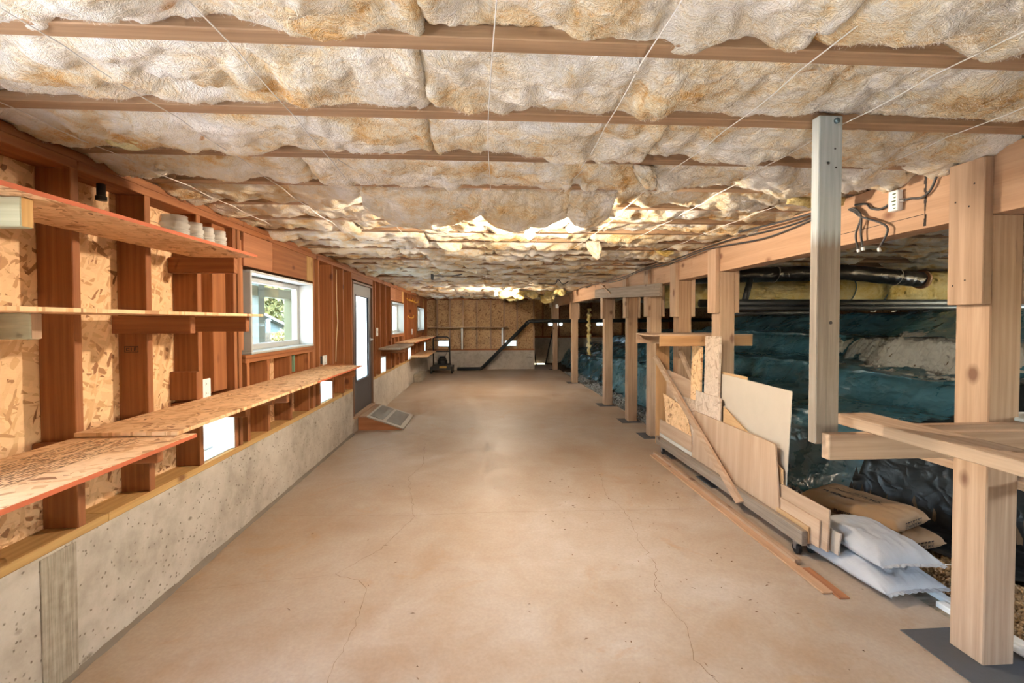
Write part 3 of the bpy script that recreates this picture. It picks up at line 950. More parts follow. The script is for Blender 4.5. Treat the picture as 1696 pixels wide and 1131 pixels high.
def loose(name, origin, du, dv, nx, ny, thick, seed, m, wave=0.03, edge=0.05, droop=0.0, u0=0.5):
    """a torn piece of batt: a thick, ragged-edged slab spanned by du, dv from origin"""
    og, du, dv = np.array(origin), np.array(du), np.array(dv)
    nrm = np.cross(du, dv); nrm = nrm / np.linalg.norm(nrm)
    u = np.linspace(0, 1, nx)[:, None]; v = np.linspace(0, 1, ny)[None, :]
    lu, lv = np.linalg.norm(du), np.linalg.norm(dv)
    scal = 1 + edge * fbm(u * lu * 6, seed, 2, 3) - droop * (np.abs(u - u0) / np.where(u < u0, u0, 1 - u0)) ** 2.2
    P = og + (u[..., None] * du) + ((v * scal)[..., None] * dv)
    wv = wave * fbm(u * lu * 7, v * lv * 7, seed * 3.3, 4)
    th = thick * (np.clip(np.sin(math.pi * u), 0, 1) ** .22) * (np.clip(np.sin(math.pi * (0.12 + .88 * v)), 0, 1) ** .4)
    fz = 0.006 * fbm(u * lu * 40, v * lv * 40, seed, 2)
    A = P + nrm * (wv + th / 2 + fz)[..., None]
    Bm = P + nrm * (wv - th / 2 - fz)[..., None]
    mb = MB().grid(A)
    mb.grid(Bm)
    n_, m_ = nx, ny; o = nx * ny
    ring = [i * m_ for i in range(n_)] + [(n_ - 1) * m_ + j for j in range(1, m_)] + [i * m_ + m_ - 1 for i in range(n_ - 2, -1, -1)] + [j for j in range(m_ - 2, 0, -1)]
    for i in range(len(ring)):
        a, b = ring[i], ring[(i + 1) % len(ring)]
        mb.f.append((a, b, b + o, a + o))
    return build(mb, name, m, ce, smooth=True)
yf = Y0J + SP * 3
for i, (a, b, dz, drp, uu) in enumerate(((-0.66, 0.012, -0.160, .42, .5), (-0.012, 0.485, -0.165, .36, .30), (0.468, 0.735, -0.145, .34, .6))):
    loose('sagging_batt', (a, yf + .01, HJ + .004), (b - a, 0, 0), (0, 0.28, dz), 60, 36, 0.06, i + 2, BATT, 0.022, 0.08, drp, uu)
# torn yellow scraps and tufts
rs = random.Random(4)
for i in range(16):
    x, y = rs.uniform(0.35, 1.75), rs.uniform(9.6, 12.6)
    loose('insulation_scrap', (x, y, HJ - .01), (rs.uniform(.14, .34), rs.uniform(-.1, .1), rs.uniform(-.05, .02)), (rs.uniform(-.12, .12), rs.uniform(-.1, .1), -rs.uniform(.10, .22)), 14, 12, .06, i + 20, BYEL, .03, .2, .3)
for i, (x, y, w, h, d) in enumerate(((0.90, 3.95, .14, .15, .3), (-.42, 4.1, .22, .08, .1), (0.68, 2.03, .10, .09, .1), (-1.46, 1.83, .16, .04, .1), (1.35, 4.6, .2, .06, 0), (1.7, 4.4, .2, .06, 0))):
    loose('insulation_scrap', (x, y, HJ + .005), (w, .03, 0), (.04, .05, -h), 22, 18, .05, i + 60, BYEL if i in (3, 5) else BATT, .03, .25, .55)
loose('insulation_scrap', (1.70, 2.44, HJ - .012), (.33, -.02, -.01), (0, .03, -.055), 26, 12, .05, 77, BYEL, .03, .5, .3)

# strings that hold the batts up
STRING = m_plain('white_twine', (0.82, 0.80, 0.76), 0.7)
for i, sx in enumerate(STR_X):
    pts = []
    k = 0
    y = -0.6
    ends = [3.4, 3.9, 4.6, 13.5, 6.5, 12.0, 9.0, 4.4][i]
    while y < ends:
        pts.append((sx + 0.012 * math.sin(y * 3 + i * 2) + (0.02 if i % 2 else -0.02) * math.sin(y * .7), y, HJ - 0.006 - 0.010 * abs(math.sin((y - Y0J) * math.pi / SP))))
        y += 0.1016
    s = build(MB().tube(pts, 0.0018, 5), 'support_string', STRING, ce)
for (p, q) in (((-.63, 2.02, HJ - .005), (-.52, 2.42, HJ - .005)), ((-.63, 2.4, HJ - .01), (-.70, 2.75, HJ - .02)), ((.46, 2.0, HJ - .02), (.30, 3.3, HJ - .015))):
    build(MB().tube([p, q], .0015, 5), 'support_string', STRING, ce)

# ================================================================== beam, posts and their caps
BX0, BX1, BZ0 = XR, XR + 0.14, 1.890
bmth = thing('beam', (2.15, 6, BZ0), 'long veneer lumber beam carried on the row of posts', 'beam')
bc = [YB, 1.78, 4.42, 7.72, 10.6, 14.3]
for a, b in zip(bc[:-1], bc[1:]):
    build(B(BX0 + .002, BX1 - .002, a + .001, b - .001, BZ0, HJ - .002, .002), 'beam_length', beamw('Y'), bmth)
mb = MB()                                                     # pencil line and tar marks on its face
mb.box(BX0 + .0012, BX0 + .0022, 2.03, 2.56, 1.955, 1.958)
rq = random.Random(8)
for i in range(14):
    z = 1.90 + i * .018
    mb.box(BX0 + .0008, BX0 + .0022, 2.020 + rq.uniform(-.004, .003), 2.026 + rq.uniform(-.002, .005), z, z + .0182)
build(mb, 'tar_marks', INK, bmth, kind='stuff')
posts = [(1.735, 'big square timber post nearest the camera, standing on black felt'),
         (3.880, 'timber post rising behind the lumber cart, second from the camera'),
         (4.717, 'timber post behind the far end of the trough shelf, third from the camera'),
         (5.534, 'timber post just beyond the end of the lumber cart, fourth from the camera'),
         (6.406, 'dark stained timber post, fifth from the camera'),
         (7.671, 'timber post with a pale narrow side, sixth from the camera'),
         (10.538, 'timber post second from the far end of the row'),
         (13.481, 'timber post at the far end of the row, under the black pipe')]
for i, (y, lab) in enumerate(posts):
    p = thing('post', (2.155, y + .07, 0), lab, 'post', 'timber posts along the slab edge')
    build(B(XR, XR + .14, y, y + .14, 0.002, BZ0, .005), 'shaft', wood('lumber_brown', (0.41, 0.255, 0.155), (0.24, 0.135, 0.075), 'Z') if i in (2, 4) else lumber('Z'), p)
    dz = [0, .005, -.02, -.01, -.02, -.02, -.01, 0][i]
    for (x0, x1) in ((XR - .04, XR - .0005), (XR + .1405, XR + .18)):
        s = build(B(x0, x1, y - .002, y + .142, 1.520 + dz, [2.125, 2.11, 2.12, 2.10, 2.10, 2.08, 2.11, 2.1][i], .003), 'splice_board', lumber('Z'), p)
    if i == 0:
        mb = MB()
        for (yy_, zz_) in ((1.77, 2.02), (1.80, 1.62), (1.85, 1.60), (1.79, 1.93), (1.845, 1.96)):
            mb.box(XR - .0407, XR - .039, yy_, yy_ + .006, zz_, zz_ + .007)
        build(mb, 'nail_heads', INK, p, kind='stuff')
    if i < 8:
        w = 0.11 if i else .16
        m_ = build(MB().box(XR - w + (.02 if i == 0 else 0), XR + .14 + w * .7, y - w * .9, y + .14 + w * .6, 0.0, 0.004, .001), 'post_pad', FELT)
        setp(m_, ['black felt pad under the big post nearest the camera', 'black felt pad under the post behind the lumber cart', 'black felt pad under the third post from the camera',
                  'black felt pad under the post just beyond the lumber cart', 'black felt pad under the fifth post from the camera', 'black felt pad under the sixth post from the camera',
                  'black felt pad under the post second from the far end', 'black felt pad under the farthest post'][i], 'pad', 'felt pads under the posts')
# sloping board nailed across the caps
ob = build(MB().box(-.019, .019, -1.5, 1.5, -.075, .075, .003), 'cross_board', grey('Y'), loc=(XR - .062, 6.55, 1.880), rot=(R(2.6), 0, 0))
setp(ob, 'weathered board nailed slanting across the caps of the middle posts', 'board')
ob = build(MB().box(-.006, .006, -.33, .33, -.012, .012, .001), 'thin_stick', lumber('Y'), loc=(XR - .10, 7.3, 1.99), rot=(R(18), 0, 0))
setp(ob, 'thin pale stick fixed aslant over the cross board', 'stick')

# ================================================================== light bulbs
def bulb(name, loc, label, watts):
    t = thing(name, loc, label, 'light bulb', 'bare ceiling bulbs')
    r = 0.031
    prof = [(0.001, -r)] + [(r * math.sin(a), -r * math.cos(a)) for a in np.linspace(.25, 2.15, 12)] + [(.016, .038), (.0135, .048)]
    area = 4 * math.pi * r * r
    gl = build(MB().lathe([(a, b) for a, b in prof], 20), 'bulb_glass', emis('bulb_glow_' + name + str(int(watts)), BULB_COL, watts / (math.pi * area)), t, loc=loc, smooth=True)
    build(MB().lathe([(.0, .045), (.0145, .045), (.0145, .062), (.024, .064), (.045, .068), (.045, HJ + .02 - loc[2]), (0, HJ + .02 - loc[2])], 20), 'bulb_holder', m_plain('porcelain', (.8, .78, .73), .4), t, loc=loc)
bulb('light_bulb', (0.300, 2.93, 2.018), 'lit bare bulb nearest the camera, just beyond the sagging batts', BULB_W)
bulb('light_bulb', (0.265, 9.40, 2.022), 'lit bare bulb farthest away, beside torn yellow insulation', BULB_W * .9)
# unseen fill lamp added below the camera to brighten the joists and batts
wk = thing('added_fill_lamp', (0.30, -0.55, 0), 'small unseen fill lamp added on the slab behind the camera to brighten the ceiling', 'lamp')
build(B(.18, .42, -.65, -.45, 0, .02, .004), 'lamp_base', BLACK, wk)
build(MB().tube([(.30, -.55, .02), (.30, -.55, .26)], .012, 8), 'lamp_stem', STEEL, wk)
build(MB().box(.19, .41, -.64, -.46, .26, .275).box(.19, .20, -.64, -.46, .275, .33).box(.40, .41, -.64, -.46, .275, .33).box(.20, .40, -.64, -.63, .275, .33).box(.20, .40, -.47, -.46, .275, .33), 'lamp_housing', BLACK, wk)
build(MB().box(.201, .399, -.629, -.471, .30, .304), 'lamp_glass', emis('added_fill_glow', (1.0, .94, .85), 14.0 / (math.pi * .198 * .158)), wk)

# ================================================================== shelves and benches on the left wall
OSBH = osb('YX')
REDGE = m_plain('osb_red_edge', (0.52, 0.13, 0.055), 0.8, bump=.3)
def shelf(name, x1, y0, y1, ztop, label, arms, m=None, t=0.016, red=True, arm_len=None, x0=XL + .001, armm=None):
    s = thing(name, ((x0 + x1) / 2, (y0 + y1) / 2, ztop), label, 'shelf', 'wall shelves')
    build(B(x0, x1 - .002, y0, y1, ztop - t, ztop, .001), 'board', m or OSBH, s)
    if red:
        build(MB().box(x1 - .0022, x1, y0 + .001, y1 - .001, ztop - t + .0008, ztop - .0008), 'painted_edge', REDGE, s)
    for (ya, xl, xe) in arms:
        build(B(xl, xe, ya, ya + .038, ztop - t - .089, ztop - t - .0005, .003), 'bracket_arm', armm or fir('X'), s)
    return s
GREENISH = wood('lumber_treated', (0.50, 0.50, 0.36), (0.33, 0.32, 0.22), 'X')
s = shelf('wall_shelf', -1.318, 1.30, 2.74, 1.842, 'uppermost chipboard shelf holding ribbed jars, painted red along its front edge', [(2.742, XO, -1.45)])
ba = build(B(-1.80, -1.372, 1.44, 1.478, 1.736, 1.8255), 'bracket_arm', GREENISH, s)
build(B(-1.372, -1.3705, 1.442, 1.476, 1.738, 1.8235, .0), 'cut_end', sillw('Z'), ba)
s = shelf('wall_shelf', -1.315, 1.25, 2.80, 1.497, 'thin middle shelf whose end juts across the near window', [(2.745, XO, -1.39), (2.338, XO, -1.45)], t=.014, red=False, m=OSBH)
ba = build(B(-1.80, -1.502, 1.60, 1.638, 1.394, 1.4825), 'bracket_arm', GREENISH, s)
build(B(-1.502, -1.5005, 1.602, 1.636, 1.396, 1.4805, .0), 'cut_end', lumber('Z'), ba)
b1 = shelf('workbench_board', -1.225, 1.00, 2.005, .975, 'nearest chipboard bench top with a red painted edge and black stamped print', [(1.932, XO, -1.34), (2.338, XO, -1.5)], red=True)
b2 = shelf('workbench_board', -1.272, 1.957, 4.83, .995, 'long chipboard bench top running under the near window to the door', [(2.745, XO, -1.40), (3.13, XO, -1.42), (3.21, XO, -1.36), (4.36, XO, -1.42), (5.118, XO, -1.45), (4.70, XO, -1.32)], red=False)
build(MB().box(-1.272, -1.2695, 3.55, 4.83, .981, .9945), 'painted_edge', REDGE, b2)
mb = MB()                                                     # block of print stamped on the bench top
rq = random.Random(3)
for row in range(13):
    x = -1.60 + row * .017
    y = 1.22 + rq.uniform(0, .1)
    while y < 1.92 - rq.uniform(0, .3) * (row % 3 == 0):
        w = rq.uniform(.004, .03)
        mb.box(x, x + rq.choice((.003, .006, .009)), y, y + w, .9751, .9755)
        y += w + rq.uniform(.003, .012)
for x in (-1.608, -1.47, -1.385): mb.box(x, x + .0025, 1.2, 1.9, .9751, .9755)
build(mb, 'stamped_print', m_plain('faded_ink', (.24, .14, .07), .9), b1, kind='stuff')
shelf('workbench_board', -1.33, 7.36, 8.75, 1.030, 'dark bench board just past the door, under the second window', [(7.9, XO, -1.36), (8.36, XO, -1.4)], m=grey('Y'), red=False, t=.03)
shelf('workbench_board', -1.30, 8.76, 12.45, 1.055, 'long far bench board with a red edge running to the corner', [(9.66, XO, -1.4), (11.4, XO, -1.4), (12.2, XO, -1.4)])
shelf('wall_shelf', -1.28, 10.3, 12.5, .66, 'low corner shelf just above the stem wall at the far end', [(11.6, XO, -1.4)], red=False)
# far wall shelf
s = thing('wall_shelf', (-.46, 13.6, 1.28), 'long thin shelf across the far wall on two white uprights', 'shelf', 'wall shelves')
build(B(-1.66, .745, 13.46, YF - .002, 1.272, 1.292), 'board', lumber('X'), s)
for x in (-.67, .545):
    build(B(x, x + .045, YF - .05, YF - .004, HC + .058, 1.2715), 'upright', WHITE, s)
    build(B(x + .003, x + .042, 13.52, YF - .05, 1.19, 1.2715), 'bracket_arm', WHITE, s)

# ribbed jars on the top shelf
def jar_mat():
    def fn(t):
        t.fin((0.90, 0.89, 0.86), 0.15, None)
        tr = t.n('ShaderNodeBsdfTransparent'); tr.inputs[0].default_value = (.97, .96, .94, 1)
        tl = t.n('ShaderNodeBsdfTranslucent'); tl.inputs[0].default_value = (.9, .89, .86, 1)
        m1 = t.n('ShaderNodeMixShader'); m1.inputs[0].default_value = .5
        m2 = t.n('ShaderNodeMixShader'); m2.inputs[0].default_value = .42
        t.t.links.new(t.b.outputs[0], m1.inputs[1]); t.t.links.new(tl.outputs[0], m1.inputs[2])
        t.t.links.new(m1.outputs[0], m2.inputs[1]); t.t.links.new(tr.outputs[0], m2.inputs[2])
        t.t.links.new(m2.outputs[0], t.out.inputs[0])
        return t.m
    return mat('clear_plastic', fn)
def jar(loc, r, h, label):
    j = thing('ribbed_jar', loc, label, 'jar', 'ribbed jars on the top shelf')
    pr = [(0.0, 0.0), (r * .86, 0)]
    k = 5
    for i in range(k):
        z = h * .04 + i * h * .09
        pr += [(r * .88, z), (r * .98, z + h * .02), (r * .98, z + h * .06), (r * .88, z + h * .08)]
    pr += [(r * .9, h * .52), (r, h * .60), (r, h * .68), (r * .84, h * .74)]
    pr += [(r * .84, h * .78), (r * .9, h * .80), (r * .84, h * .83), (r * .9, h * .86), (r * .84, h * .89), (r * .86, h)]
    pr += [(r * .80, h), (r * .78, h * .72), (r * .82, h * .06), (0, h * .05)]
    build(MB().lathe(pr, 28), 'jar_body', jar_mat(), j, loc=loc, smooth=True)
jar((-1.475, 2.275, 1.8425), .060, .116, 'widest ribbed clear jar, nearest of the four on the top shelf')
jar((-1.470, 2.415, 1.8425), .040, .112, 'second ribbed clear jar on the top shelf')
jar((-1.465, 2.505, 1.8425), .038, .108, 'third ribbed clear jar on the top shelf')
jar((-1.450, 2.590, 1.8425), .038, .106, 'last ribbed clear jar, closest to the end of the top shelf')

# black spotlight under the plate, outlets, switch, wires, hooks
t = thing('black_fixture', (-1.75, 2.203, 2.01), 'small black plastic fixture hanging under the top plate', 'fixture')
build(MB().lathe([(0, .074), (.017, .074), (.017, .02), (.022, .018), (.022, 0), (0, 0)], 16, (-1.75, 2.203, 2.01)), 'barrel', BLACK, t, smooth=False)
def outlet(x, y0, y1, z0, z1, label, cat='outlet', sock=True):
    t = thing('power_outlet' if sock else 'light_switch', (x, (y0 + y1) / 2, z0), label, cat)
    build(B(x, x + .008, y0, y1, z0, z1, .003), 'cover_plate', WHITE, t)
    ym, zm = (y0 + y1) / 2, (z0 + z1) / 2
    if sock:
        for dz in (.030, -.030):
            q = build(B(x + .008, x + .0105, ym - .016, ym + .016, zm + dz - .014, zm + dz + .014, .001), 'socket', WHITE, t)
            build(MB().box(x + .0105, x + .0109, ym - .008, ym - .005, zm + dz - .005, zm + dz + .006).box(x + .0105, x + .0109, ym + .005, ym + .008, zm + dz - .005, zm + dz + .006), 'slots', INK, q, kind='stuff')
    else:
        build(B(x + .008, x + .018, ym - .006, ym + .006, zm - .012, zm + .012, .001), 'toggle', WHITE, t)
    build(B(x - .05, x - .0005, y0 + .01, y1 - .01, z0 + .01, z1 - .01), 'outlet_box', m_plain('blue_box', (.06, .06, .065), .6), t)
outlet(XL - .012, 2.824, 2.905, .985, 1.105, 'white power outlet in the stud bay left of the near window')
outlet(XL + .002, 4.83, 4.95, .998, 1.098, 'white power outlet between the near window and the door')
outlet(XL + .002, 7.205, 7.31, 1.225, 1.355, 'white light switch just past the door', 'switch', False)
outlet(XL + .002, 10.7, 10.8, 1.15, 1.28, 'small white switch plate between the two far windows', 'switch', False)
YCORD = m_plain('pale_cable', (.62, .50, .30), .6)
setp(build(MB().tube([(XL + .004, 5.30, 2.05), (XL + .006, 5.29, 1.7), (XL + .01, 5.31, 1.45), (XL + .006, 5.27, 1.25), (XL + .004, 5.25, 1.0)], .006, 6), 'wall_cable', YCORD, smooth=True),
     'pale cable stapled down a stud between the near window and the door', 'cable')
HOOKY = m_plain('yellow_hook', (.62, .33, .03), .5)
for i, (y, z) in enumerate(((10.05, 1.93), (10.4, 1.93), (10.9, 1.92), (10.2, 1.55))):
    setp(build(MB().tube([(XL, y, z + .04), (XL + .03, y, z), (XL + .06, y + .10, z - .015), (XL + .09, y + .25, z), (XL + .09, y + .27, z + .05)], .010, 7), 'storage_hook', HOOKY, smooth=True),
         ['yellow storage hook on the far left wall, upper one by the middle window', 'second upper yellow storage hook between the far windows', 'upper yellow storage hook nearest the last window', 'lower yellow storage hook between the far windows'][i], 'hook', 'yellow storage hooks')
setp(build(B(XO + .02, XL - .03, 4.20, 4.222, 1.0, 1.15, .002), 'green_block', m_plain('green_paint', (.20, .34, .22), .6)), 'pale green block standing on the long bench below the near window', 'block')

# ================================================================== ramp at the door, box, lawn mower
rp = thing('door_ramp', (-1.38, 6.56, 0), 'plywood ramp with grey grip pads in front of the door', 'ramp')
build(MB().prism([(-1.675, 0.0), (-1.675, .175), (-1.55, .175), (-1.10, 0.012), (-1.10, 0.0)], 'Y', 6.13, 6.165), 'ramp_side', plyred('X'), rp)
build(MB().prism([(-1.675, 0.0), (-1.675, .175), (-1.55, .175), (-1.10, 0.012), (-1.10, 0.0)], 'Y', 6.95, 6.985), 'ramp_side', plyred('X'), rp)
def slope_quad(x0, x1, y0, y1, off, th):
    f = lambda x: .175 - (x + 1.55) * (.163 / .45) if x > -1.55 else .175
    return MB().prism([(x0, f(x0) + off), (x1, f(x1) + off), (x1, f(x1) + off + th), (x0, f(x0) + off + th)], 'Y', y0, y1)
build(slope_quad(-1.56, -1.075, 6.11, 7.0, .001, .016), 'ramp_deck', m_plain('ramp_paint', (.40, .345, .285), .7), rp)
build(MB().box(-1.676, -1.56, 6.11, 7.0, .176, .192, .002), 'ramp_lip', lumber('Y'), rp)
PAD = m_plain('grip_pad', (.215, .19, .165), .9, bump=.5)
build(slope_quad(-1.53, -1.36, 6.19, 6.93, .0175, .003), 'grip_pad', PAD, rp)
build(slope_quad(-1.32, -1.13, 6.19, 6.93, .0175, .003), 'grip_pad', PAD, rp)
bx = thing('concrete_block', (-1.59, 11.3, 0), 'brownish concrete block on the floor against the far stem wall', 'block')
build(B(-1.675, -1.50, 10.95, 11.35, 0, .19, .006), 'lower_block', concrete_rough(), bx)
build(B(-1.675, -1.53, 11.36, 12.0, 0, .165, .006), 'rear_block', concrete_rough(), bx)

mw = thing('lawn_mower', (-1.15, 12.85, 0), 'black push lawn mower with folded-up handle in the far left corner', 'lawn mower')
MBK = m_plain('mower_black', (.018, .017, .016), .45)
cx, cy = -1.17, 12.95
deck = [(cx - .24, .10), (cx - .26, .17), (cx - .22, .25), (cx + .22, .25), (cx + .26, .17), (cx + .24, .10)]
build(MB().prism(deck, 'Y', cy - .30, cy + .25), 'deck', MBK, mw)
build(B(cx - .06, cx + .14, cy - .305, cy - .299, .155, .215, .002), 'orange_label', m_plain('label_orange', (.55, .33, .08), .6), mw)
build(MB().lathe([(0, .25), (.13, .25), (.14, .30), (.14, .36), (.11, .385), (.11, .42), (.06, .44), (0, .44)], 20, (cx, cy, 0)), 'engine', MBK, mw, smooth=False)
build(MB().lathe([(0, .44), (.085, .44), (.085, .47), (.03, .48), (0, .48)], 18, (cx, cy, 0)), 'starter_cover', BLACK, mw)
build(MB().tube([(cx - .16, cy - .02, .32), (cx - .22, cy - .02, .32)], .05, 12), 'muffler', STEEL, mw)
for (sx, sy, r) in ((-1, -1, .10), (1, -1, .10), (-1, 1, .10), (1, 1, .10)):
    wx, wy = cx + sx * .285, cy + sy * .27
    w_ = build(MB().tube([(wx - .022, wy, r), (wx + .022, wy, r)], r, 20), 'wheel', BLACK, mw)
    build(MB().tube([(wx - .024, wy, r), (wx + .024, wy, r)], r * .5, 14), 'hub', m_plain('hub_tan', (.32, .21, .11), .6), w_)
build(MB().tube([(cx - .23, cy - .24, .24), (cx - .225, cy - .30, .62), (cx - .22, cy - .36, .98), (cx - .17, cy - .37, 1.03), (cx + .17, cy - .37, 1.03), (cx + .22, cy - .36, .98), (cx + .225, cy - .30, .62), (cx + .23, cy - .24, .24)], .019, 8), 'handle', BLACK, mw, smooth=True)
build(MB().tube([(cx - .225, cy - .30, .62), (cx + .225, cy - .30, .62)], .016, 8), 'cross_bar', BLACK, mw)
build(MB().tube([(cx - .19, cy - .345, .94), (cx + .19, cy - .345, .94)], .007, 8), 'blade_bar', BLACK, mw)
build(MB().tube([(cx + .22, cy - .35, .80), (cx + .13, cy - .25, .55), (cx + .05, cy - .1, .42)], .005, 6), 'control_cable', BLACK, mw)

# ================================================================== black drain pipe
pp = thing('drain_pipe', (0, 13.4, 0), 'black drain pipe rising diagonally before the far wall and running into the crawl space', 'pipe')
build(MB().tube([(-.78, 13.45, .05), (-.10, 13.42, .055), (-.02, 13.41, .10)], .048, 12), 'floor_run', ABS, pp, smooth=True)
build(MB().tube([(-.03, 13.41, .09), (1.30, 13.38, 1.41)], .052, 14), 'rising_run', ABS, pp, smooth=True)
build(MB().tube([(1.29, 13.38, 1.40), (1.36, 13.38, 1.455), (1.45, 13.38, 1.468), (4.2, 13.3, 1.475), (7.4, 13.3, 1.50)], .052, 14), 'level_run', ABS, pp, smooth=True)
for p, q in (((1.26, 13.38, 1.37), (1.31, 13.38, 1.42)), ((1.42, 13.38, 1.466), (1.50, 13.38, 1.469)), ((2.00, 13.36, 1.470), (2.08, 13.36, 1.471))):
    build(MB().tube([p, q], .062, 14), 'coupling', ABS, pp, smooth=True)

# ================================================================== lumber cart with sheet goods
ct = thing('lumber_cart', (2.0, 3.8, 0), 'rolling lumber cart made of boards with a diagonal brace and upright end panel', 'cart')
cz = .085
build(B(1.925, 1.963, 2.60, 4.93, cz, cz + .089), 'front_rail', grey('Y'), ct)
build(B(1.9635, 2.074, 2.62, 4.92, cz, cz + .018), 'cart_base', plyw('Y'), ct)
build(B(1.925, 2.08, 4.932, 4.950, cz, 1.20), 'end_panel', wood('plywood_amber', (.52, .31, .15), (.38, .20, .085), 'Z', ring=.6), ct)
build(MB().prism([(4.965, 1.045), (4.90, 1.075), (3.21, .115), (3.275, .075)], 'X', 1.898, 1.9245), 'diagonal_brace', lumber('Y'), ct)
build(MB().prism([(4.64, 1.13), (4.58, 1.15), (4.02, .62), (4.08, .60)], 'X', 2.045, 2.068), 'inner_brace', lumber('Y'), ct)
for y in (2.68, 4.80):
    for x in (1.955, 2.045):
        c_ = build(MB().tube([(x - .011, y, .032), (x + .011, y, .032)], .032, 14), 'caster', BLACK, ct)
        build(MB().box(x - .018, x + .018, y - .02, y + .02, .066, cz, .002).box(x - .018, x - .014, y - .012, y + .012, .03, .066).box(x + .014, x + .018, y - .012, y + .012, .03, .066), 'caster_fork', STEEL, c_)
def sheet(name, x, y0, y1, z0, z1, th, lean, m, label, cat='board', group='sheet goods in the lumber cart', pts=None, smooth=False):
    """a leaning sheet: bottom edge at x (room-side face), z0; top leaning towards +x"""
    if pts is None: pts = [(y0, z0), (y1, z0), (y1, z1), (y0, z1)]
    yc = sum(p[0] for p in pts) / len(pts); zb = min(p[1] for p in pts)
    mb = MB().prism([(p[0] - yc, p[1] - zb) for p in pts], 'X', 0, th)
    o = build(mb, name, m, loc=(x, yc, zb), rot=(0, R(lean), 0))
    return setp(o, label, cat, group)
Zb = cz + .019
sheet('plywood_sheet', 1.966, 0, 0, 0, 0, .012, 1.0, plyw('Z'), 'big pale plywood sheet with wavy grain at the front of the cart', pts=[(2.865, Zb), (4.15, Zb), (4.11, .61), (2.935, .615)])
sheet('chipboard_offcut', 1.981, 3.68, 4.13, Zb, .80, .011, 1.0, osbgrey('YZ'), 'greyish chipboard piece peeking above the middle of the big plywood sheet')
sheet('chipboard_offcut', 1.981, 4.135, 4.60, Zb, .70, .011, 1.0, osbgrey('YZ'), 'pale chipboard strip beside the greyish piece, behind the diagonal brace')
sheet('chipboard_offcut', 1.966, 0, 0, 0, 0, .011, 1.0, osb('YZ'), 'flaky chipboard piece with a slanted edge near the cart end panel', pts=[(4.16, .33), (4.74, .33), (4.85, .66), (4.30, .60)])
sheet('plywood_strip', 1.9655, 4.155, 4.925, .37 - .16, .36, .010, 0.0, plyw('Y'), 'upper horizontal plywood strip by the cart end panel')
sheet('white_board_strip', 1.9655, 4.155, 4.925, Zb, .205, .010, 0.0, m_plain('white_laminate', (.62, .60, .56), .55), 'white faced strip standing lowest by the cart end panel')
sheet('chipboard_plank', 1.995, 4.075, 4.265, Zb, 1.215, .018, 1.2, osb('YZ'), 'tall yellowish chipboard plank standing upright, left of the pair')
sheet('chipboard_plank', 1.995, 3.745, 3.995, Zb, 1.32, .018, 1.0, osbgrey('YZ'), 'tall reddish-grey chipboard plank standing upright, in front of the second post')
sheet('plywood_offcut', 2.020, 4.05, 4.90, Zb, 1.0, .009, 1.0, plyw('Y'), 'pinkish plywood panel behind the diagonal brace', pts=[(4.22, Zb), (4.90, Zb), (4.90, .92), (4.22, .86)])
sheet('hardboard_sheet', 2.030, 0, 0, 0, 0, .006, .9, m_plain('hardboard_cream', (.52, .45, .375), .5), 'large smooth cream panel standing behind the big plywood sheet', pts=[(2.915, Zb), (3.87, Zb), (3.83, 1.00), (2.87, .985)])
sheet('hardboard_sheet', 2.040, 3.40, 3.872, Zb, 1.015, .006, .9, m_plain('hardboard_tan', (.52, .33, .17), .6), 'tan panel edge showing just behind the cream panel')
AMB = wood('plywood_amber2', (.56, .36, .19), (.43, .25, .115), 'Y', knots=False, ring=.5)
sheet('plywood_offcut', 1.999, 0, 0, 0, 0, .009, .8, AMB, 'amber panel in the gap between the big plywood sheet and the cream panel', pts=[(2.885, Zb), (3.66, Zb), (3.66, .735), (2.90, .45)])
for i, (x, a, b, z1, m, lab) in enumerate(((1.966, 2.60, 2.90, .20, AMB, 'smallest thin offcut leaning at the near end of the cart'), (1.980, 2.53, 3.10, .27, plyw('Y'), 'plywood offcut with a patchy face at the near end of the cart'),
                                     (1.994, 2.475, 3.2, .355, plyw('Y'), 'tallest plywood offcut at the near end of the cart, with a square corner'), (2.012, 2.50, 3.1, .22, osb('YZ'), 'rough chipboard offcut behind the plywood ones at the near cart end'), (2.028, 2.43, 3.0, .235, m_plain('cut_board', (.50, .42, .34), .8), 'rounded grey board end nearest the white sacks'))):
    sheet('offcut', x, a, b, Zb, z1, .009, .5, m, lab, group='small offcuts at the near end of the cart', pts=[(a + .004 * i, Zb - .0), (b, Zb), (b, z1 + (b - a) * .0), (a, z1)])
# trim boards lying on the floor in front of the cart
for i, (x, y0, y1, w, z0, h, m, lab) in enumerate(((1.868, 2.55, 4.80, .022, .0005, .030, lumber('Y'), 'narrow square batten lying on the floor along the cart'),
                                              (1.822, 2.26, 4.75, .030, .0005, .012, beamw('Y'), 'long flat trim board on the floor, outermost along the cart'),
                                              (1.875, 2.21, 2.50, .028, .0005, .010, plyred('Y'), 'short brown strip end poking out beyond the floor battens'))):
    setp(build(B(x - w, x + w, y0, y1, z0, z0 + h, .002), 'trim_board', m), lab, 'board', 'loose boards on the floor by the cart')
# small price tag on the plywood
setp(build(MB().box(1.9755, 1.9762, 3.75, 3.765, .50, .535), 'paper_tag', WHITE), 'tiny white paper tag stuck to the big plywood sheet', 'tag')
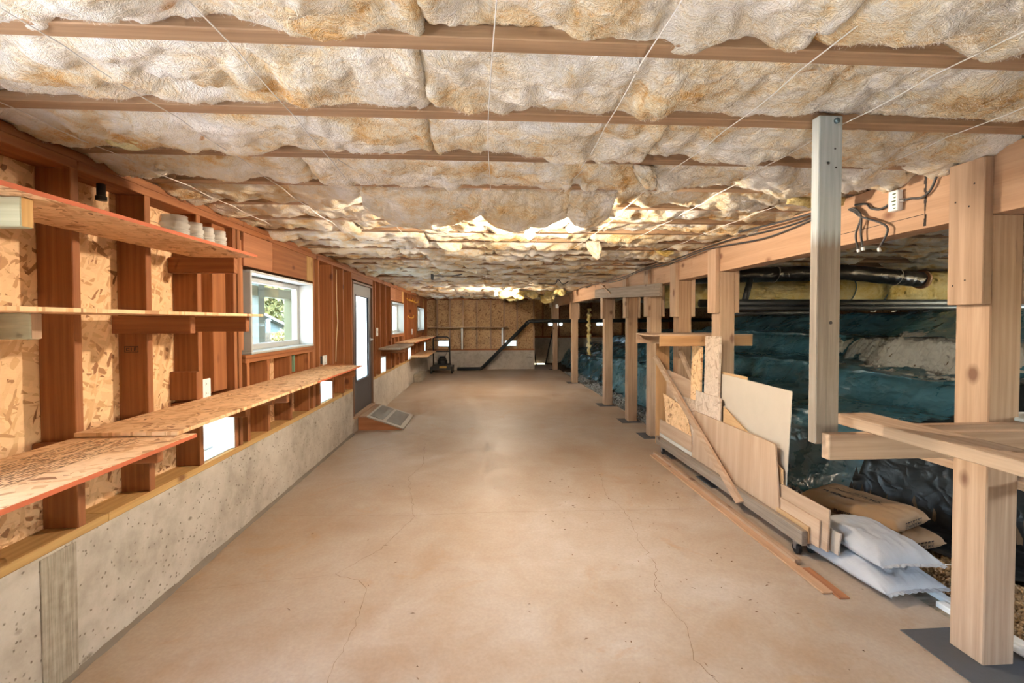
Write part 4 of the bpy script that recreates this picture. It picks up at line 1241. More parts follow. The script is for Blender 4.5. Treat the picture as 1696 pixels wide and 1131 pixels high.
# trough shelf of plywood running past the posts
tr = thing('trough_shelf', (2.05, 4.38, 1.22), 'inverted plywood trough shelf set crosswise between the second and third posts', 'shelf')
build(MB().prism([(4.055, 1.320), (4.16, 1.312), (4.38, 1.308), (4.60, 1.312), (4.70, 1.320), (4.70, 1.332), (4.60, 1.324), (4.38, 1.320), (4.16, 1.324), (4.055, 1.332)], 'X', 1.615, 2.50), 'trough_top', plyw('X'), tr)
build(B(1.615, 2.50, 4.055, 4.067, 1.222, 1.3195, .002), 'trough_side', wood('plywood_amber', (.52, .31, .15), (.38, .20, .085), 'X', ring=.6), tr)
build(B(1.615, 2.50, 4.688, 4.700, 1.222, 1.3195, .002), 'trough_side', lumber('X'), tr)

# ================================================================== hanging post and bench frame on the right
hp = thing('hanging_post', (1.19, 1.53, 1.0), 'weathered grey post hanging from a joist, painted pale at the top', 'post')
def painted():
    def fn(t):
        v = t.coord(False)
        n1 = t.noise(t.mapv(v, (70, 70, 2.5)), 1.0, 5, .65, .6)
        n2 = t.noise(t.mapv(v, (9, 9, .8)), 1.0, 4, .6, 1.0)
        woodc = t.ramp(t.math('ADD', t.math('MULTIPLY', n1, .5), t.math('MULTIPLY', n2, .5)), [(.33, (.145, .105, .075)), (.5, (.25, .195, .15)), (.68, (.36, .295, .235))])
        paint = t.ramp(n1, [(.3, (.36, .40, .40)), (.7, (.50, .54, .54))])
        z = t.sep(v)[2]
        mk = t.ramp(t.math('ADD', z, t.math('MULTIPLY', n1, .10)), [(.74, 0.0), (.80, 1.0)])
        # z runs from 0 to 1.15 along the post; rescale into the ramp
        return t.fin(t.mix(mk, woodc, paint), .65, t.bump(n1, .25, .004))
    return mat('weathered_and_painted', fn)
build(B(1.165, 1.250, 1.512, 1.551, 1.017, 2.165, .003), 'post_length', painted(), hp)
build(MB().lathe([(0, 0), (.010, 0), (.010, .006), (.006, .010), (0, .010)], 8), 'bolt_head', m_plain('bolt_blue', (.16, .24, .28), .4, .7), hp, loc=(1.225, 1.5115, 2.145), rot=(R(90), 0, 0))
mb = MB()
for (x, z, r) in ((1.222, 2.05, .0035), (1.198, 2.00, .005), (1.226, 1.985, .0035), (1.215, 1.445, .006)):
    mb.tube([(x, 1.5125, z), (x, 1.5110, z)], r, 8)
build(mb, 'nail_holes', INK, hp, kind='stuff')
bf = thing('bench_frame', (1.6, 1.5, .97), 'open bench frame of pale boards between the hanging post and the big post', 'bench frame')
build(B(1.183, 2.083, 1.470, 1.508, .972, 1.061, .003), 'cross_member', lumber('X'), bf)
build(B(1.335, 1.475, 0.55, 1.640, 1.0615, 1.100, .003), 'top_rail', lumber('Y'), bf)
build(B(1.60, 2.95, 1.690, 1.728, .945, 1.034, .003), 'back_rail', lumber('X'), bf)
build(B(2.226, 2.315, 0.95, 2.42, .745, .783, .003), 'side_rail', lumber('Y'), bf)
build(B(2.40, 2.44, 0.9, 1.689, .945, 1.034, .003), 'end_rail', lumber('Y'), bf)
setp(build(B(2.20, 3.0, 1.700, 1.84, 1.036, 1.050, .003), 'white_trim', WHITE), 'white painted trim board lying on the bench frame at the right edge', 'board')
# bench rails run on to a support out of view
build(B(1.36, 1.45, 0.50, 0.549, 0.0, 1.0995, .003), 'leg', lumber('Z'), bf)
build(B(2.87, 2.95, 1.640, 1.6895, 0.0, 1.033, .003), 'leg', lumber('Z'), bf)

# ================================================================== wires on the beam
CAB = m_plain('grey_cable', (.05, .05, .052), .5)
def wire(pts, label, r=.0055, name='cable', m=None, seg=7):
    P = []
    pts = [Vector(p) for p in pts]
    for i in range(len(pts) - 1):                       # Catmull-Rom
        p0, p1, p2, p3 = pts[max(i - 1, 0)], pts[i], pts[i + 1], pts[min(i + 2, len(pts) - 1)]
        for s in range(8):
            t = s / 8
            P.append(0.5 * ((2 * p1) + (-p0 + p2) * t + (2 * p0 - 5 * p1 + 4 * p2 - p3) * t * t + (-p0 + 3 * p1 - 3 * p2 + p3) * t ** 3))
    P.append(pts[-1])
    return setp(build(MB().tube(P, r, seg), name, m or CAB, smooth=True), label, 'cable')
xw = XR - .012
wire([(xw + .01, 1.925, HJ - .01), (xw, 1.95, 2.13), (xw, 1.985, 2.06), (xw, 2.03, 2.035), (xw, 2.08, 2.045), (xw, 2.125, 2.048)], 'dark cable from the joists down to the white terminal box')
wire([(xw, 2.19, 2.052), (xw, 2.25, 2.035), (xw, 2.31, 2.055), (xw, 2.34, 2.085), (xw + .005, 2.42, 2.10)], 'dark cable looping left from the white terminal box')
tb = thing('terminal_box', (XR - .01, 2.17, 2.0), 'small white terminal box with print screwed to the beam', 'box')
build(B(XR - .030, XR + .001, 2.135, 2.190, 2.003, 2.105, .004), 'box_body', WHITE, tb)
mb = MB()
for i in range(5): mb.box(XR - .0308, XR - .0298, 2.145, 2.145 + .012 + .006 * (i % 3), 2.012 + i * .018, 2.018 + i * .018)
build(mb, 'printed_lines', m_plain('green_ink', (.08, .12, .06), .8), tb, kind='stuff')
build(MB().tube([(XR - .015, 2.135, 2.048), (XR - .015, 2.112, 2.047)], .009, 10), 'connector', STEEL, tb)
for i, (y, z, k) in enumerate(((2.375, 1.845, .015), (2.345, 1.850, .012), (2.245, 1.830, -.05))):
    w_ = wire([(xw + .004, 2.46, 2.085), (xw - .012, 2.40, 2.075 - .01 * i), (xw - .016, 2.355, 2.02), (xw - .014, y + k, 1.93), (xw - .012, y, z)],
         ['capped black cable hanging from the beam, left one of three', 'capped black cable hanging from the beam, middle one of three', 'capped black cable hanging from the beam, longest and nearest the big post'][i], .0055)
    w_['group'] = 'capped cables at the beam'
    build(MB().tube([(xw - .012, y, z), (xw - .012, y - .004 + (-.003 if i == 2 else 0), z - .016)], .008, 8), 'wire_cap', WHITE, w_)
wire([(xw + .004, 2.62, 2.12), (xw, 3.0, 2.10), (xw - .03, 3.8, 2.13), (xw - .04, 4.7, 2.11), (xw - .05, 5.6, 2.12), (xw - .04, 6.5, 2.10), (xw - .05, 7.8, 2.12), (xw - .1, 9.2, 2.13)], 'upper of the dark cables strung along the top of the beam', .006)
wire([(xw + .004, 2.66, 2.10), (xw - .01, 3.2, 2.06), (xw - .045, 3.95, 2.10), (xw - .045, 4.8, 2.08), (xw - .05, 5.7, 2.10), (xw - .06, 6.6, 2.06), (xw - .05, 7.6, 2.10)], 'lower of the dark cables strung along the top of the beam', .006)
wire([(xw - .01, 2.55, 2.12), (xw - .08, 3.0, 2.12), (xw - .14, 3.5, 2.14)], 'black cable end lying across the insulation near the beam', .007)
wire([(-.70, 6.44, 2.10), (-.45, 6.46, 2.10), (-.30, 6.5, 2.13)], 'short black cable with a box on the ceiling left of the middle', .008)
setp(build(B(-.735, -.70, 6.42, 6.46, 2.04, 2.12, .004), 'cable_box', BLACK), 'small black box hanging from the ceiling in the middle distance', 'box')
wire([(.9, 7.4, 2.08), (1.15, 7.3, 2.06), (1.20, 7.25, 2.13), (1.27, 7.2, 2.05), (1.35, 7.15, 2.09)], 'tangled black cable hanging from the ceiling in front of the beam', .007)

# ================================================================== crawl space ground, gravel, plastic sheeting
def smooth(a, b, x):
    t = np.clip((x - a) / (b - a), 0, 1)
    return t * t * (3 - 2 * t)
def ground_z(X, Y):
    e = 2.80 + 0.10 * fbm(Y * .8, 3.1, 0, 2) + np.clip(3.35 - Y, 0, 3) * 1.1     # foot of the first bank
    t = X - e
    z = -0.04 + 0.62 * smooth(0.0, 0.34, t) + 0.07 * smooth(.3, 1.0, t) + 0.27 * smooth(0.95, 1.2, t) + .03 * smooth(1.2, 1.8, t) + 0.30 * smooth(1.75, 2.05, t) + .30 * smooth(2.3, 3.0, t)
    far = smooth(9.5, 12.5, Y)
    return z * (1 - .25 * far) - 0.03 * far
gm = m_plain('brown_earth', (.13, .085, .05), .95, bump=.6)
xs = np.linspace(2.26, 7.5, 90); ys = np.linspace(YB, 17.0, 240)
GX, GY = np.meshgrid(xs, ys, indexing='ij')
gz = ground_z(GX, GY) - .045 + .012 * fbm(GX * 4, GY * 4, 0, 3)
setp(build(MB().grid(np.stack([GX, GY, gz], 2)), 'crawl_ground', gm, smooth=True), 'brown earth bank inside the crawl space', 'ground', kind='structure')

def plastic(name, x0, x1, y0, y1, nx, ny, m, label, lift=0.0, mask=None, seed=0.0, fold=1.0):
    xs = np.linspace(0, 1, nx); ys = np.linspace(y0, y1, ny)
    U_, GY = np.meshgrid(xs, ys, indexing='ij')
    ex0 = x0(GY) if callable(x0) else x0 + 0 * GY
    GX = ex0 + (x1 - ex0) * U_
    z = ground_z(GX, GY) + lift
    wx = .18 * fbm(GX * 1.3, GY * 1.1, 2 + seed, 3); wy = .25 * fbm(GX * 1.1, GY * .9, 5 + seed, 3)
    rdg = ridge((GX + wx) * 1.5, (GY + wy) * 0.85, 1 + seed, 2)
    z = z + fold * (.045 * rdg + .010 * ridge((GX + wx) * 4.0, (GY + wy) * 2.4, 7 + seed, 1) - .035)
    steep = np.clip(np.gradient(ground_z(GX, GY), axis=0) * nx / np.maximum(x1 - ex0, .1) , 0, 2.5)
    GX = GX + fold * .05 * np.clip(steep, 0, 1) * ridge(GY * 2.6 + wy * 3, GX * .6, 3 + seed, 3)
    z = np.maximum(z, ground_z(GX, GY) - .02)
    P = np.stack([GX, GY, z], 2)
    mb = MB()
    n_, m_ = P.shape[:2]
    mb.v = [tuple(p) for p in P.reshape(-1, 3).tolist()]
    keep = np.ones((n_, m_), bool) if mask is None else mask(GX, GY)
    for i in range(n_ - 1):
        for j in range(m_ - 1):
            if keep[i, j]:
                a = i * m_ + j
                mb.f.append((a, a + 1, a + m_ + 1, a + m_))
    return setp(build(mb, name, m, smooth=True), label, 'plastic sheet')
def hole(GX, GY):
    d = ((GX - (4.75 + .2 * fbm(GY * 2, 1, 0, 2))) / .30) ** 2 + ((GY - 4.55) / 1.0) ** 2
    return d > 1
def foot(GY):
    return 2.70 + .12 * fbm(GY * 1.6, 8.0, 0, 3) + np.clip(3.35 - GY, 0, 2.2) * .25
plastic('plastic_sheet', foot, 7.45, 0.2, 3.42, 150, 100, plastic_mat('black_poly', (.009, .011, .013), .30, .35), 'nearly black plastic sheeting lying low behind the cement bags', lift=.008, seed=6)
plastic('plastic_sheet', foot, 7.45, 3.38, 9.2, 220, 240, plastic_mat(), 'wrinkled dark blue plastic sheeting draped over the stepped earth banks', mask=hole)
plastic('plastic_sheet', lambda y: 2.72 + .1 * fbm(y * 1.4, 2, 0, 2), 7.45, 9.0, 16.8, 110, 190, plastic_mat(), 'crumpled bluish plastic sheeting covering the far end of the crawl space', lift=.012, seed=3, fold=.7)
# shotcrete bank showing where the sheet has slipped
xs = np.linspace(4.2, 5.35, 70); ys = np.linspace(3.2, 5.9, 120)
GX, GY = np.meshgrid(xs, ys, indexing='ij')
gz = ground_z(GX, GY) - .02 + .035 * fbm(GX * 6, GY * 6, 0, 4) + .015 * fbm(GX * 25, GY * 25, 0, 3)
setp(build(MB().grid(np.stack([GX, GY, gz], 2)), 'rubble_bank', m_plain('pale_rubble', (.46, .46, .43), .95, bump=1.0), smooth=False), 'pale rough rubble showing through the gap in the plastic', 'rubble')
# gravel strip
def gravel_mat(name, a, b):
    def fn(t):
        oi = t.vor(t.coord(False), 40, 'Color')
        c = t.sepc(oi)[0]
        return t.fin(t.ramp(c, [(.1, a), (.9, b)]), .85)
    return mat(name, fn)
ico = bmesh.new(); bmesh.ops.create_icosphere(ico, subdivisions=1, radius=1.0)
IV = [v.co.copy() for v in ico.verts]; IF = [tuple(v.index for v in f.verts) for f in ico.faces]; ico.free()
def gravel(n, x0, x1, y0, y1, r0, r1, seed, m, label):
    rg = random.Random(seed)
    mb = MB()
    for i in range(n):
        x, y = rg.uniform(x0, x1), rg.uniform(y0, y1)
        r = rg.uniform(r0, r1)
        z = float(ground_z(np.array(x), np.array(y))) - .005 + rg.uniform(0, .012)
        if z > .25 or x > float(foot(np.array(y))) + .06: continue
        rot = Euler((rg.uniform(0, 6), rg.uniform(0, 6), rg.uniform(0, 6))).to_matrix()
        s = Vector((1, rg.uniform(.65, .95), rg.uniform(.5, .8)))
        mb.add([Vector((x, y, z)) + rot @ Vector((v.x * s.x * r, v.y * s.y * r, v.z * s.z * r)) * (1 + rg.uniform(-.12, .12)) for v in IV], IF)
    setp(build(mb, 'gravel', m, smooth=True), label, 'gravel', kind='stuff')
gravel(6500, 2.44, 3.0, 1.2, 3.0, .009, .019, 1, gravel_mat('gravel_tan', (.17, .105, .05), (.42, .29, .16)), 'tan round gravel at the slab edge by the big post')
gravel(5200, 2.29, 2.98, 3.3, 13.3, .012, .028, 2, gravel_mat('gravel_grey', (.16, .18, .19), (.40, .42, .42)), 'grey gravel strip between the posts and the plastic')
setp(build(B(2.262, 2.275, 2.9, 13.6, -.06, .012, .002), 'slab_edging', grey('Y')), 'thin dark edging board along the slab beside the gravel', 'board')
for i, (x, y0, y1, lab) in enumerate(((2.40, 1.1, 2.62, 'outer white trim length lying along the slab edge by the gravel'), (2.335, 0.9, 2.15, 'inner white trim length lying along the slab edge'))):
    setp(build(B(x - .022, x + .022, y0, y1, .0 - (.03 if x > 2.3 else 0), .014, .003), 'white_trim', WHITE), lab, 'board', 'white trim lengths by the slab edge')
setp(build(MB().box(2.265, 2.43, YB, 3.3, -.09, -.012), 'slab_apron', concrete_rough()), 'rough concrete apron beside the slab edge', 'apron')

# ================================================================== sacks
def pillow(cx, cy, z0, lx, ly, h, seed, nx=44, ny=56, p=3.2, pinch=.10, seam=True):
    u = np.linspace(-1, 1, nx)[:, None]; v = np.linspace(-1, 1, ny)[None, :]
    env = np.clip(1 - np.abs(u) ** p, 0, 1) ** .55 * np.clip(1 - np.abs(v) ** p, 0, 1) ** .55
    X = lx * u * (1 - pinch * (1 - np.abs(u) ** 0 * 0) * (np.abs(v) ** 4) * 0 - pinch * (1 - v ** 2) * .0) * (1 - pinch * (1 - np.abs(v)) * 0)
    X = lx * u * (1 - pinch * np.cos(v * math.pi / 2) * .25 + 0) + 0 * v
    Y = ly * v * (1 - pinch * np.cos(u * math.pi / 2) * .6) + 0 * u
    n1 = fbm(u * 2.2 + seed, v * 2.2, seed, 3) * .16
    top = h * (.36 + .62 * env * (1 + n1))
    bot = h * (.36 - .36 * env)
    cr = .02 * h * ridge(u * 5, v * 2 + seed, seed, 2) * (1 - env) * 2
    A = np.stack([X, Y, top + cr], 2); Bt = np.stack([X, Y, bot], 2)
    mb = MB().grid(A); mb.grid(Bt)
    mb.v = [(cx + a, cy + b, z0 + c) for a, b, c in mb.v]
    o = nx * ny
    ring = [i * ny for i in range(nx)] + [(nx - 1) * ny + j for j in range(1, ny)] + [i * ny + ny - 1 for i in range(nx - 2, -1, -1)] + [j for j in range(ny - 2, 0, -1)]
    for i in range(len(ring)):
        a, b = ring[i], ring[(i + 1) % len(ring)]
        mb.f.append((a, b, b + o, a + o))
    return mb, A + np.array([cx, cy, z0])
def weave():
    def fn(t):
        v = t.coord()
        xyz = t.sep(v)
        a = t.math('SINE', t.math('MULTIPLY', xyz[0], 900)); b = t.math('SINE', t.math('MULTIPLY', xyz[1], 900))
        n1 = t.noise(v, 5, 4)
        col = t.ramp(n1, [(.35, (.36, .365, .39)), (.65, (.45, .455, .475))])
        return t.fin(col, .6, t.bump(t.math('ADD', t.math('MULTIPLY', a, b), t.math('MULTIPLY', n1, 4)), .12, .004))
    return mat('woven_poly', fn)
def rotz(mb, c, ang):
    co, si = math.cos(ang), math.sin(ang)
    mb.v = [(c[0] + (x - c[0]) * co - (y - c[1]) * si, c[1] + (x - c[0]) * si + (y - c[1]) * co, z) for x, y, z in mb.v]
    return mb
def sack(cx, cy, z0, lx, ly, h, seed, ang, label):
    t = thing('white_sack', (cx, cy, z0), label, 'sack', 'white woven sacks')
    mb, A = pillow(cx, cy, z0, lx, ly, h, seed)
    build(rotz(mb, (cx, cy), ang), 'sack_body', weave(), t, smooth=True)
    # stitched hem on the near end
    e = A[:, 0, :]
    vs, fs = [], []
    rr = random.Random(seed)
    for i, p in enumerate(e):
        vs += [(p[0], p[1], p[2]), (p[0], p[1] - .018 - .004 * math.sin(i * 1.3), p[2] - .004 + rr.uniform(-.002, .002)), (p[0], p[1] - .018 - .004 * math.sin(i * 1.3), p[2] - .008), (p[0], p[1], p[2] - .006)]
    for i in range(len(e) - 1):
        for k in range(4):
            a, b = 4 * i + k, 4 * i + (k + 1) % 4
            fs.append((a, b, b + 4, a + 4))
    build(rotz(MB().add(vs, fs), (cx, cy), ang), 'stitched_hem', weave(), t)
    e0 = e[-1]
    th = MB().tube([tuple(e0), (e0[0] + .02, e0[1] - .015, e0[2] + .006), (e0[0] + .045, e0[1] - .02, e0[2]), (e0[0] + .05, e0[1] - .035, e0[2] - .02)], .0016, 5)
    build(rotz(th, (cx, cy), ang), 'loose_thread', STRING, t)
sack(2.215, 2.46, .004, .185, .29, .125, 3, R(4), 'lower white woven sack lying flat on the slab edge')
sack(2.245, 2.475, .118, .175, .275, .140, 8, R(-2), 'upper white woven sack, plump, resting on the other one')
KRAFT = m_plain('kraft_paper', (.36, .22, .115), .8, bump=.15)
def cement(cx, cy, z0, ang, seed, label, prints=True):
    t = thing('cement_bag', (cx, cy, z0), label, 'bag', 'brown paper cement bags')
    lx, ly, h = .20, .31, .115
    mb, A = pillow(cx, cy, z0, lx, ly, h, seed, 36, 48, p=9, pinch=.02)
    build(rotz(mb, (cx, cy), ang), 'bag_body', KRAFT, t, smooth=True)
    co, si = math.cos(ang), math.sin(ang)
    def W(a, b, z): return (cx + a * co - b * si, cy + a * si + b * co, z0 + z)
    def surf(mbt):
        # lay flat lettering on the curved top
        zs = A[:, :, 2] - z0
        out = []
        for (x, y, z) in mbt.v:
            i = min(max(int((x / lx + 1) / 2 * 35 + .5), 0), 35); j = min(max(int((y / ly + 1) / 2 * 47 + .5), 0), 47)
            out.append(W(x, y, float(zs[i, j]) + .0035))
        mbt.v = out
        return mbt
    if prints:
        m1 = text_mb('CONCRETE MIX', .040, (.01, .03, 0), (0, -1, 0), (1, 0, 0), .0006)
        m1.box(-.012, -.010, -.14, .20, 0, 0).box(.052, .054, -.14, .20, 0, 0)
        build(surf(m1), 'printed_name', INK, t)
        build(surf(text_mb('PURPOSE', .050, (-.10, .10, 0), (0, -1, 0), (1, 0, 0), .0008)), 'printed_name', INK, t)
        # end panel
        yv = -ly * .985
        m2 = text_mb('CONCRETE MIX', .026, (0, 0, 0), (1, 0, 0), (0, 0, 1), .0007)
        m2.box(-.10, .10, 0, 0, -.008, -.006).box(-.10, .10, 0, 0, .024, .026).box(-.10, -.098, 0, 0, -.008, .026).box(.098, .10, 0, 0, -.008, .026)
        for k in range(7): m2.box(-.10 + k * .03, -.10 + k * .03 + .02, 0, 0, .032, .040)
        m2.v = [W(x - .02, yv - .0085, z + .040) for x, y, z in m2.v]
        build(m2, 'printed_name', INK, t)
        m3 = text_mb('PURPOSE', .03, (0, 0, 0), (0, -1, 0), (0, 0, 1), .0006)
        m3.v = [W(-lx - .004, y, z + .032) for x, y, z in m3.v]
        build(m3, 'printed_name', INK, t)
cement(2.70, 2.95, -.02, R(12), 5, 'lower brown paper cement bag on the gravel behind the sacks', prints=True)
cement(2.64, 2.99, .098, R(22), 9, 'upper brown paper cement bag with CONCRETE MIX printed on its end')

# ================================================================== ducts and pipes in the crawl space
YEL = batt_mat('fibreglass_duct_wrap', 1.0)
dt = thing('wrapped_duct', (4.6, 6.0, 1.84), 'fat duct wrapped in yellow fibreglass under the crawl space joists', 'duct')
def duct(path, r0, amp, seg, n, seed, m, name, parent, freq=3.0):
    path = [Vector(p) for p in path]
    tot = sum((b - a).length for a, b in zip(path[:-1], path[1:]))
    P, acc = [], 0
    vs, fs = [], []
    ring_n = n
    def at(s):
        for a, b in zip(path[:-1], path[1:]):
            l = (b - a).length
            if s <= l: return a + (b - a) * (s / l), (b - a).normalized()
            s -= l
        return path[-1], (path[-1] - path[-2]).normalized()
    for i in range(ring_n):
        s = tot * i / (ring_n - 1)
        p, d = at(s)
        u = d.cross(Vector((0, 0, 1))).normalized(); w = u.cross(d)
        th = np.linspace(0, 2 * math.pi, seg, endpoint=False)
        rr = r0 * (1 + amp * fbm(np.cos(th) * 1.2 + s * freq, np.sin(th) * 1.2, seed + s * freq, 3) + amp * .5 * math.sin(s * 14 + seed) ** 8 * -1)
        for k in range(seg):
            vs.append(p + (u * math.cos(th[k]) + w * math.sin(th[k])) * rr[k])
    for i in range(ring_n - 1):
        for k in range(seg):
            a, b = i * seg + k, i * seg + (k + 1) % seg
            fs.append((a, b, b + seg, a + seg))
    fs.append(tuple(range(seg))[::-1]); fs.append(tuple((ring_n - 1) * seg + k for k in range(seg)))
    return build(MB().add(vs, fs), name, m, parent, smooth=True)
duct([(2.75, 6.75, 1.82), (4.4, 6.1, 1.845), (5.6, 5.70, 1.86)], .175, .07, 26, 90, 2, YEL, 'wrapped_run', dt)
duct([(5.35, 5.80, 1.87), (6.05, 5.55, 1.88), (6.9, 5.4, 1.88)], .225, .05, 26, 40, 5, YEL, 'wrapped_run', dt)
for (x, y) in ((4.95, 5.93), (5.30, 5.80)):
    build(MB().tube([(x + .18 * math.cos(a) * .3, y - .20 * math.sin(a), 1.85 + .195 * math.cos(a)) for a in np.linspace(0, 6.283, 25)], .008, 6), 'tie_wire', m_plain('tie_teal', (.13, .20, .20), .6), dt)
fd = thing('flexible_duct', (4.2, 5.25, 2.0), 'black flexible duct running above the yellow wrapped one', 'duct')
duct([(2.55, 5.50, 2.02), (3.4, 5.35, 2.02), (4.35, 5.2, 2.04), (4.9, 5.15, 1.98), (5.3, 5.18, 1.955)], .092, .05, 20, 90, 7, plastic_mat('black_duct', (.008, .009, .011), .25), 'duct_run', fd, 5.0)
build(MB().tube([(5.29, 5.18, 1.957), (5.33, 5.185, 1.952)], .112, 20), 'duct_collar', m_plain('collar_copper', (.30, .16, .09), .5), fd, smooth=True)
for (x, y, z) in ((3.55, 5.32, 2.02), (4.95, 5.15, 1.98)):
    build(MB().tube([(x + .02 * math.cos(a), y + .1 * math.sin(a), z + .1 * math.cos(a)) for a in np.linspace(0, 6.283, 25)], .004, 6), 'hanger_wire', STRING, fd)
def pipe(pts, r, label, m=ABS):
    return setp(build(MB().tube(pts, r, 12), 'black_pipe', m, smooth=True), label, 'pipe', 'black pipes in the crawl space')
pipe([(2.5, 5.1, 1.66), (7.2, 5.0, 1.66)], .045, 'upper long black pipe running under the yellow duct')
pipe([(2.6, 4.95, 1.60), (7.2, 4.85, 1.605)], .03, 'second black pipe just below the upper one')
pipe([(2.75, 5.0, 1.535), (4.0, 5.05, 1.555)], .022, 'thin lower black pipe left of the hanging post')
pipe([(3.17, 5.2, 1.95), (3.06, 5.15, 1.64)], .035, 'short slanting black pipe joining the pipes to the duct')
setp(build(B(3.72, 4.0, 5.0, 5.04, 1.578, 1.61, .002), 'hanger_block', fir('X')), 'small brown wood block carrying the thin black pipe', 'block')
for i, (x, z) in enumerate(((4.55, 1.64), (4.8, 1.64), (5.2, 1.63))):
    wire([(x, 5.10, 1.70), (x + .01, 5.02, 1.64), (x - .04, 4.93, 1.57), (x - .12, 4.92, 1.56)], ['thin hanger wire hooked round the black pipes, left one', 'thin hanger wire hooked round the black pipes, middle one', 'thin hanger wire hooked round the black pipes, right one'][i], .004, 'hanger_wire', STRING)
loose_y = [(2.80, 12.0, 1.77)]
# yellow foam strip hanging at the back
mb = MB()
pts = [(2.83 + .015 * math.sin(i * 1.9), 12.0, 1.80 - i * .05) for i in range(26)]
mb.tube(pts, [.05 + .020 * math.sin(i * 2.3) + .012 * math.sin(i * 5.1) for i in range(26)], 12)
setp(build(mb, 'foam_strip', BYEL, smooth=True), 'yellow ragged foam strip hanging vertically at the back of the crawl space', 'foam strip')
setp(build(B(2.02, 2.10, 12.55, 12.62, 1.83, 1.93, .005), 'junction_box', WHITE), 'small white junction box under the beam near the far posts', 'box')
t = thing('tool_rack', (1.95, 15.3, 0), 'dark leaning poles in the gloom beyond the far wall corner', 'poles')
for i, (a, b) in enumerate((((1.75, 15.0, 0), (1.62, 15.4, 1.35)), ((2.05, 14.9, 0.02), (2.42, 15.5, 1.3)))):
    build(MB().tube([a, b], .022, 8), 'pole', BLACK, t)

# ================================================================== outside: porch, neighbour, planting
setp(build(MB().box(-60, -1.90, -40, 70, -.25, -.05), 'yard', leaf_mat('lawn', (.03, .045, .015), (.06, .07, .03))), 'green yard outside the windows', 'yard', kind='structure')
setp(build(MB().box(-6.0, -1.89, -8, 19, -.06, -.02), 'bounce_slab', m_plain('bounce_slab_pale', (.62, .60, .56), .85)), 'pale slab added outside the left wall to bounce sunlight in at the windows', 'bounce_slab', kind='structure')  # pale ground added as a reflector, throwing sunlight up to the ceiling
GBL = m_plain('porch_paint', (.075, .10, .097), .6)
def porch_post(y, w, label, m=GBL, x=-3.6):
    t = thing('porch_post', (x, y, 0), label, 'post', 'porch posts outside')
    build(B(x - .07, x + .07, y, y + w, -.05, 2.6, .006), 'shaft', m, t)
    build(B(x - .09, x + .09, y - .02, y + w + .02, -.05, .12, .006), 'plinth', m, t)
porch_post(7.36, .20, 'grey-blue porch post seen in the left half of the near window')
porch_post(8.58, .33, 'olive green porch post at the right side of the near window', m_plain('porch_olive', (.055, .06, .022), .7))
porch_post(12.5, .2, 'grey-blue porch post farther along outside')
setp(build(B(-3.66, -3.54, 3.0, 14.5, 1.86, 2.02, .005), 'porch_beam', m_plain('porch_beam_grey', (.10, .11, .08), .7)), 'dark green-grey porch beam above the view in the near window', 'beam')
setp(build(B(-3.9, -1.86, 2.0, 15.0, 2.45, 2.55, .0), 'porch_roof', m_plain('porch_soffit', (.30, .34, .34), .7)), 'pale porch roof over the windows outside', 'roof')
hs = thing('neighbour_house', (-14, 27, 0), 'pale blue neighbouring house with a white gable edge seen through the near window', 'house')
HB = m_plain('siding_blue', (.055, .082, .096), .8)
build(MB().prism([(20.5, -.1), (33.5, -.1), (33.5, .65), (24.6, 2.62), (20.5, 1.7)], 'X', -18.0, -13.6), 'gable_wall', HB, hs)
def slab2(y0, z0, y1, z1, t, name, m, x0=-18.2, x1=-13.2):
    return build(MB().prism([(y0, z0), (y1, z1), (y1, z1 + t), (y0, z0 + t)], 'X', x0, x1), name, m, hs)
slab2(24.6, 2.66, 34.0, .56, .16, 'roof_slope', m_plain('roof_white', (.16, .16, .16), .7))
slab2(20.0, 1.62, 24.6, 2.66, .16, 'roof_slope', m_plain('roof_white', (.16, .16, .16), .7))
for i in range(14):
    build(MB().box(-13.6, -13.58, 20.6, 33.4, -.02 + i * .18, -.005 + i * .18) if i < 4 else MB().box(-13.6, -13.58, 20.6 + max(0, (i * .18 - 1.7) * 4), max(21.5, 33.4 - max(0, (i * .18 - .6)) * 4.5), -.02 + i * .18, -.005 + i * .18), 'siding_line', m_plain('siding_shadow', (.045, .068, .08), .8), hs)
sg = thing('yard_sign', (-11.5, 25, 0), 'small white slatted sign on a pole in front of the blue house', 'sign')
sc_ = 11.4 / 12
build(MB().tube([(-11.4, 24.75, -.05), (-11.4, 24.75, 1.0)], .03, 8), 'pole', m_plain('pole_grey', (.4, .4, .38), .6), sg)
build(MB().box(-11.42, -11.38, 24.55, 24.95, .95, 1.5, .01), 'sign_face', m_plain('sign_white', (.22, .23, .23), .6), sg)
build(MB().box(-11.38, -11.374, 24.62, 24.88, 1.05, 1.09).box(-11.38, -11.374, 24.62, 24.88, 1.18, 1.22).box(-11.38, -11.374, 24.62, 24.88, 1.31, 1.35), 'sign_slots', INK, sg, kind='stuff')
build(MB().lathe([(0, 0), (.16, 0), (.12, .12), (0, .14)], 12, (-11.4, 24.75, 1.5)), 'sign_cap', BLACK, sg)
fn_ = thing('picket_fence', (-10.8, 26, 0), 'weathered tan board fence in front of the blue house', 'fence')
fm = m_plain('fence_tan', (.055, .047, .032), .85)
y = 18.0
first = None
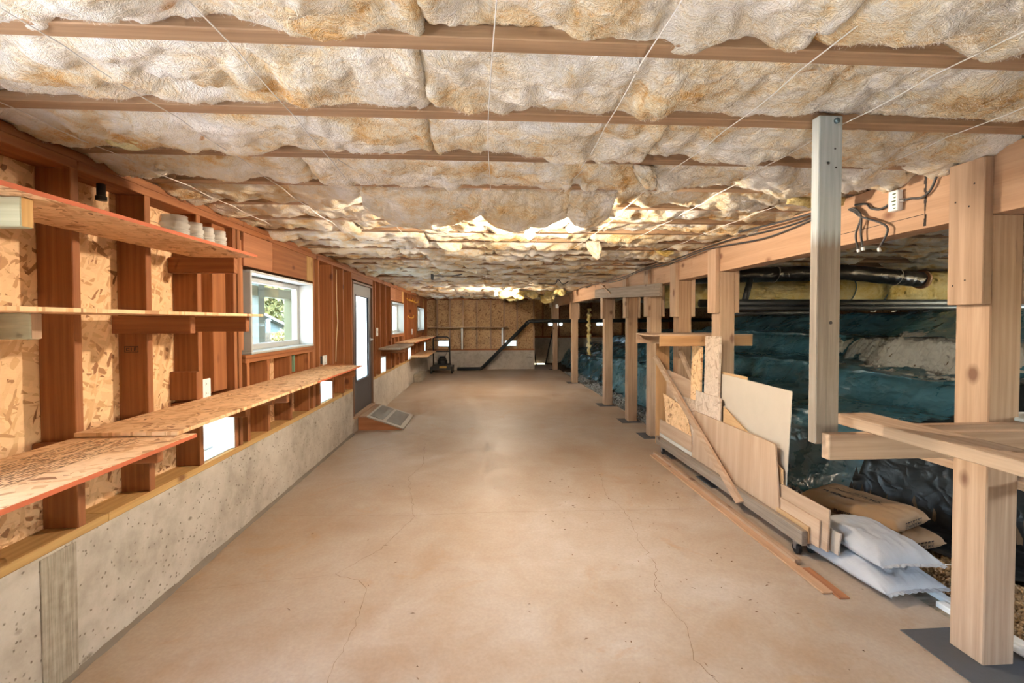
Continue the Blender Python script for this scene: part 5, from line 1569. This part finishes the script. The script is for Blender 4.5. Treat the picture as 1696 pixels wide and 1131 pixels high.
while y < 36:
    if first is None:
        first = build(B(-10.83, -10.80, y, y + .14, -.05, .92, .003), 'picket', fm, fn_)
    else:
        c = first.copy(); C.objects.link(c); c.location = first.location + Vector((0, y - 18.0, 0))
    y += .155
build(B(-10.87, -10.83, 18, 36, .2, .29, .0), 'fence_rail', fm, fn_)
def foliage(name, c, rad, n, ls, m, label, cat, trunk=True, seed=0):
    t = thing(name, (c[0], c[1], -.05), label, cat)
    rg = random.Random(seed)
    mb = MB()
    for i in range(n):
        d = Vector((rg.gauss(0, 1), rg.gauss(0, 1), rg.gauss(0, 1))).normalized()
        rr = rg.uniform(.55, 1.0) * (1 + .25 * float(pn(d.x * 2, d.y * 2, d.z * 2 + seed)))
        p = Vector(c) + Vector((d.x * rad[0], d.y * rad[1], d.z * rad[2])) * rr
        e = Euler((rg.uniform(0, 6), rg.uniform(0, 6), rg.uniform(0, 6))).to_matrix()
        s = ls * rg.uniform(.6, 1.3)
        mb.add([p + e @ Vector(v) for v in ((-s, 0, 0), (0, -s * .5, 0), (s, 0, 0), (0, s * .5, s * .2))], [(0, 1, 2), (0, 2, 3)])
    build(mb, 'foliage', m, t, kind='stuff')
    build(MB().tube([(c[0], c[1], -.05), (c[0] + .05, c[1], c[2])], [rad[0] * .09, rad[0] * .05], 8), 'trunk', m_plain('bark', (.12, .08, .05), .9), t)
foliage('flowering_shrub', (-9.75, 23.4, .55), (.72, .95, .62), 900, .11, leaf_mat('shrub_leaf', (.06, .085, .012), (.16, .12, .055)), 'sunlit yellow-green flowering shrub before the fence', 'shrub', seed=1)
foliage('garden_tree', (-24, 44, 4.2), (5, 7, 4.2), 3000, .42, leaf_mat('tree_leaf', (.035, .05, .01), (.12, .11, .025)), 'yellow-green tree rising behind the blue house', 'tree', seed=2)
foliage('garden_tree', (-34, 74, 5), (7, 10, 6), 2500, .5, leaf_mat('tree_leaf2', (.02, .035, .01), (.06, .07, .02)), 'darker green tree farther behind the house', 'tree', seed=3)
foliage('garden_tree', (-24, 13, 4), (4, 5, 4), 1800, .4, leaf_mat('tree_leaf', (.035, .05, .01), (.12, .11, .025)), 'green tree beside the neighbouring house', 'tree', seed=4)
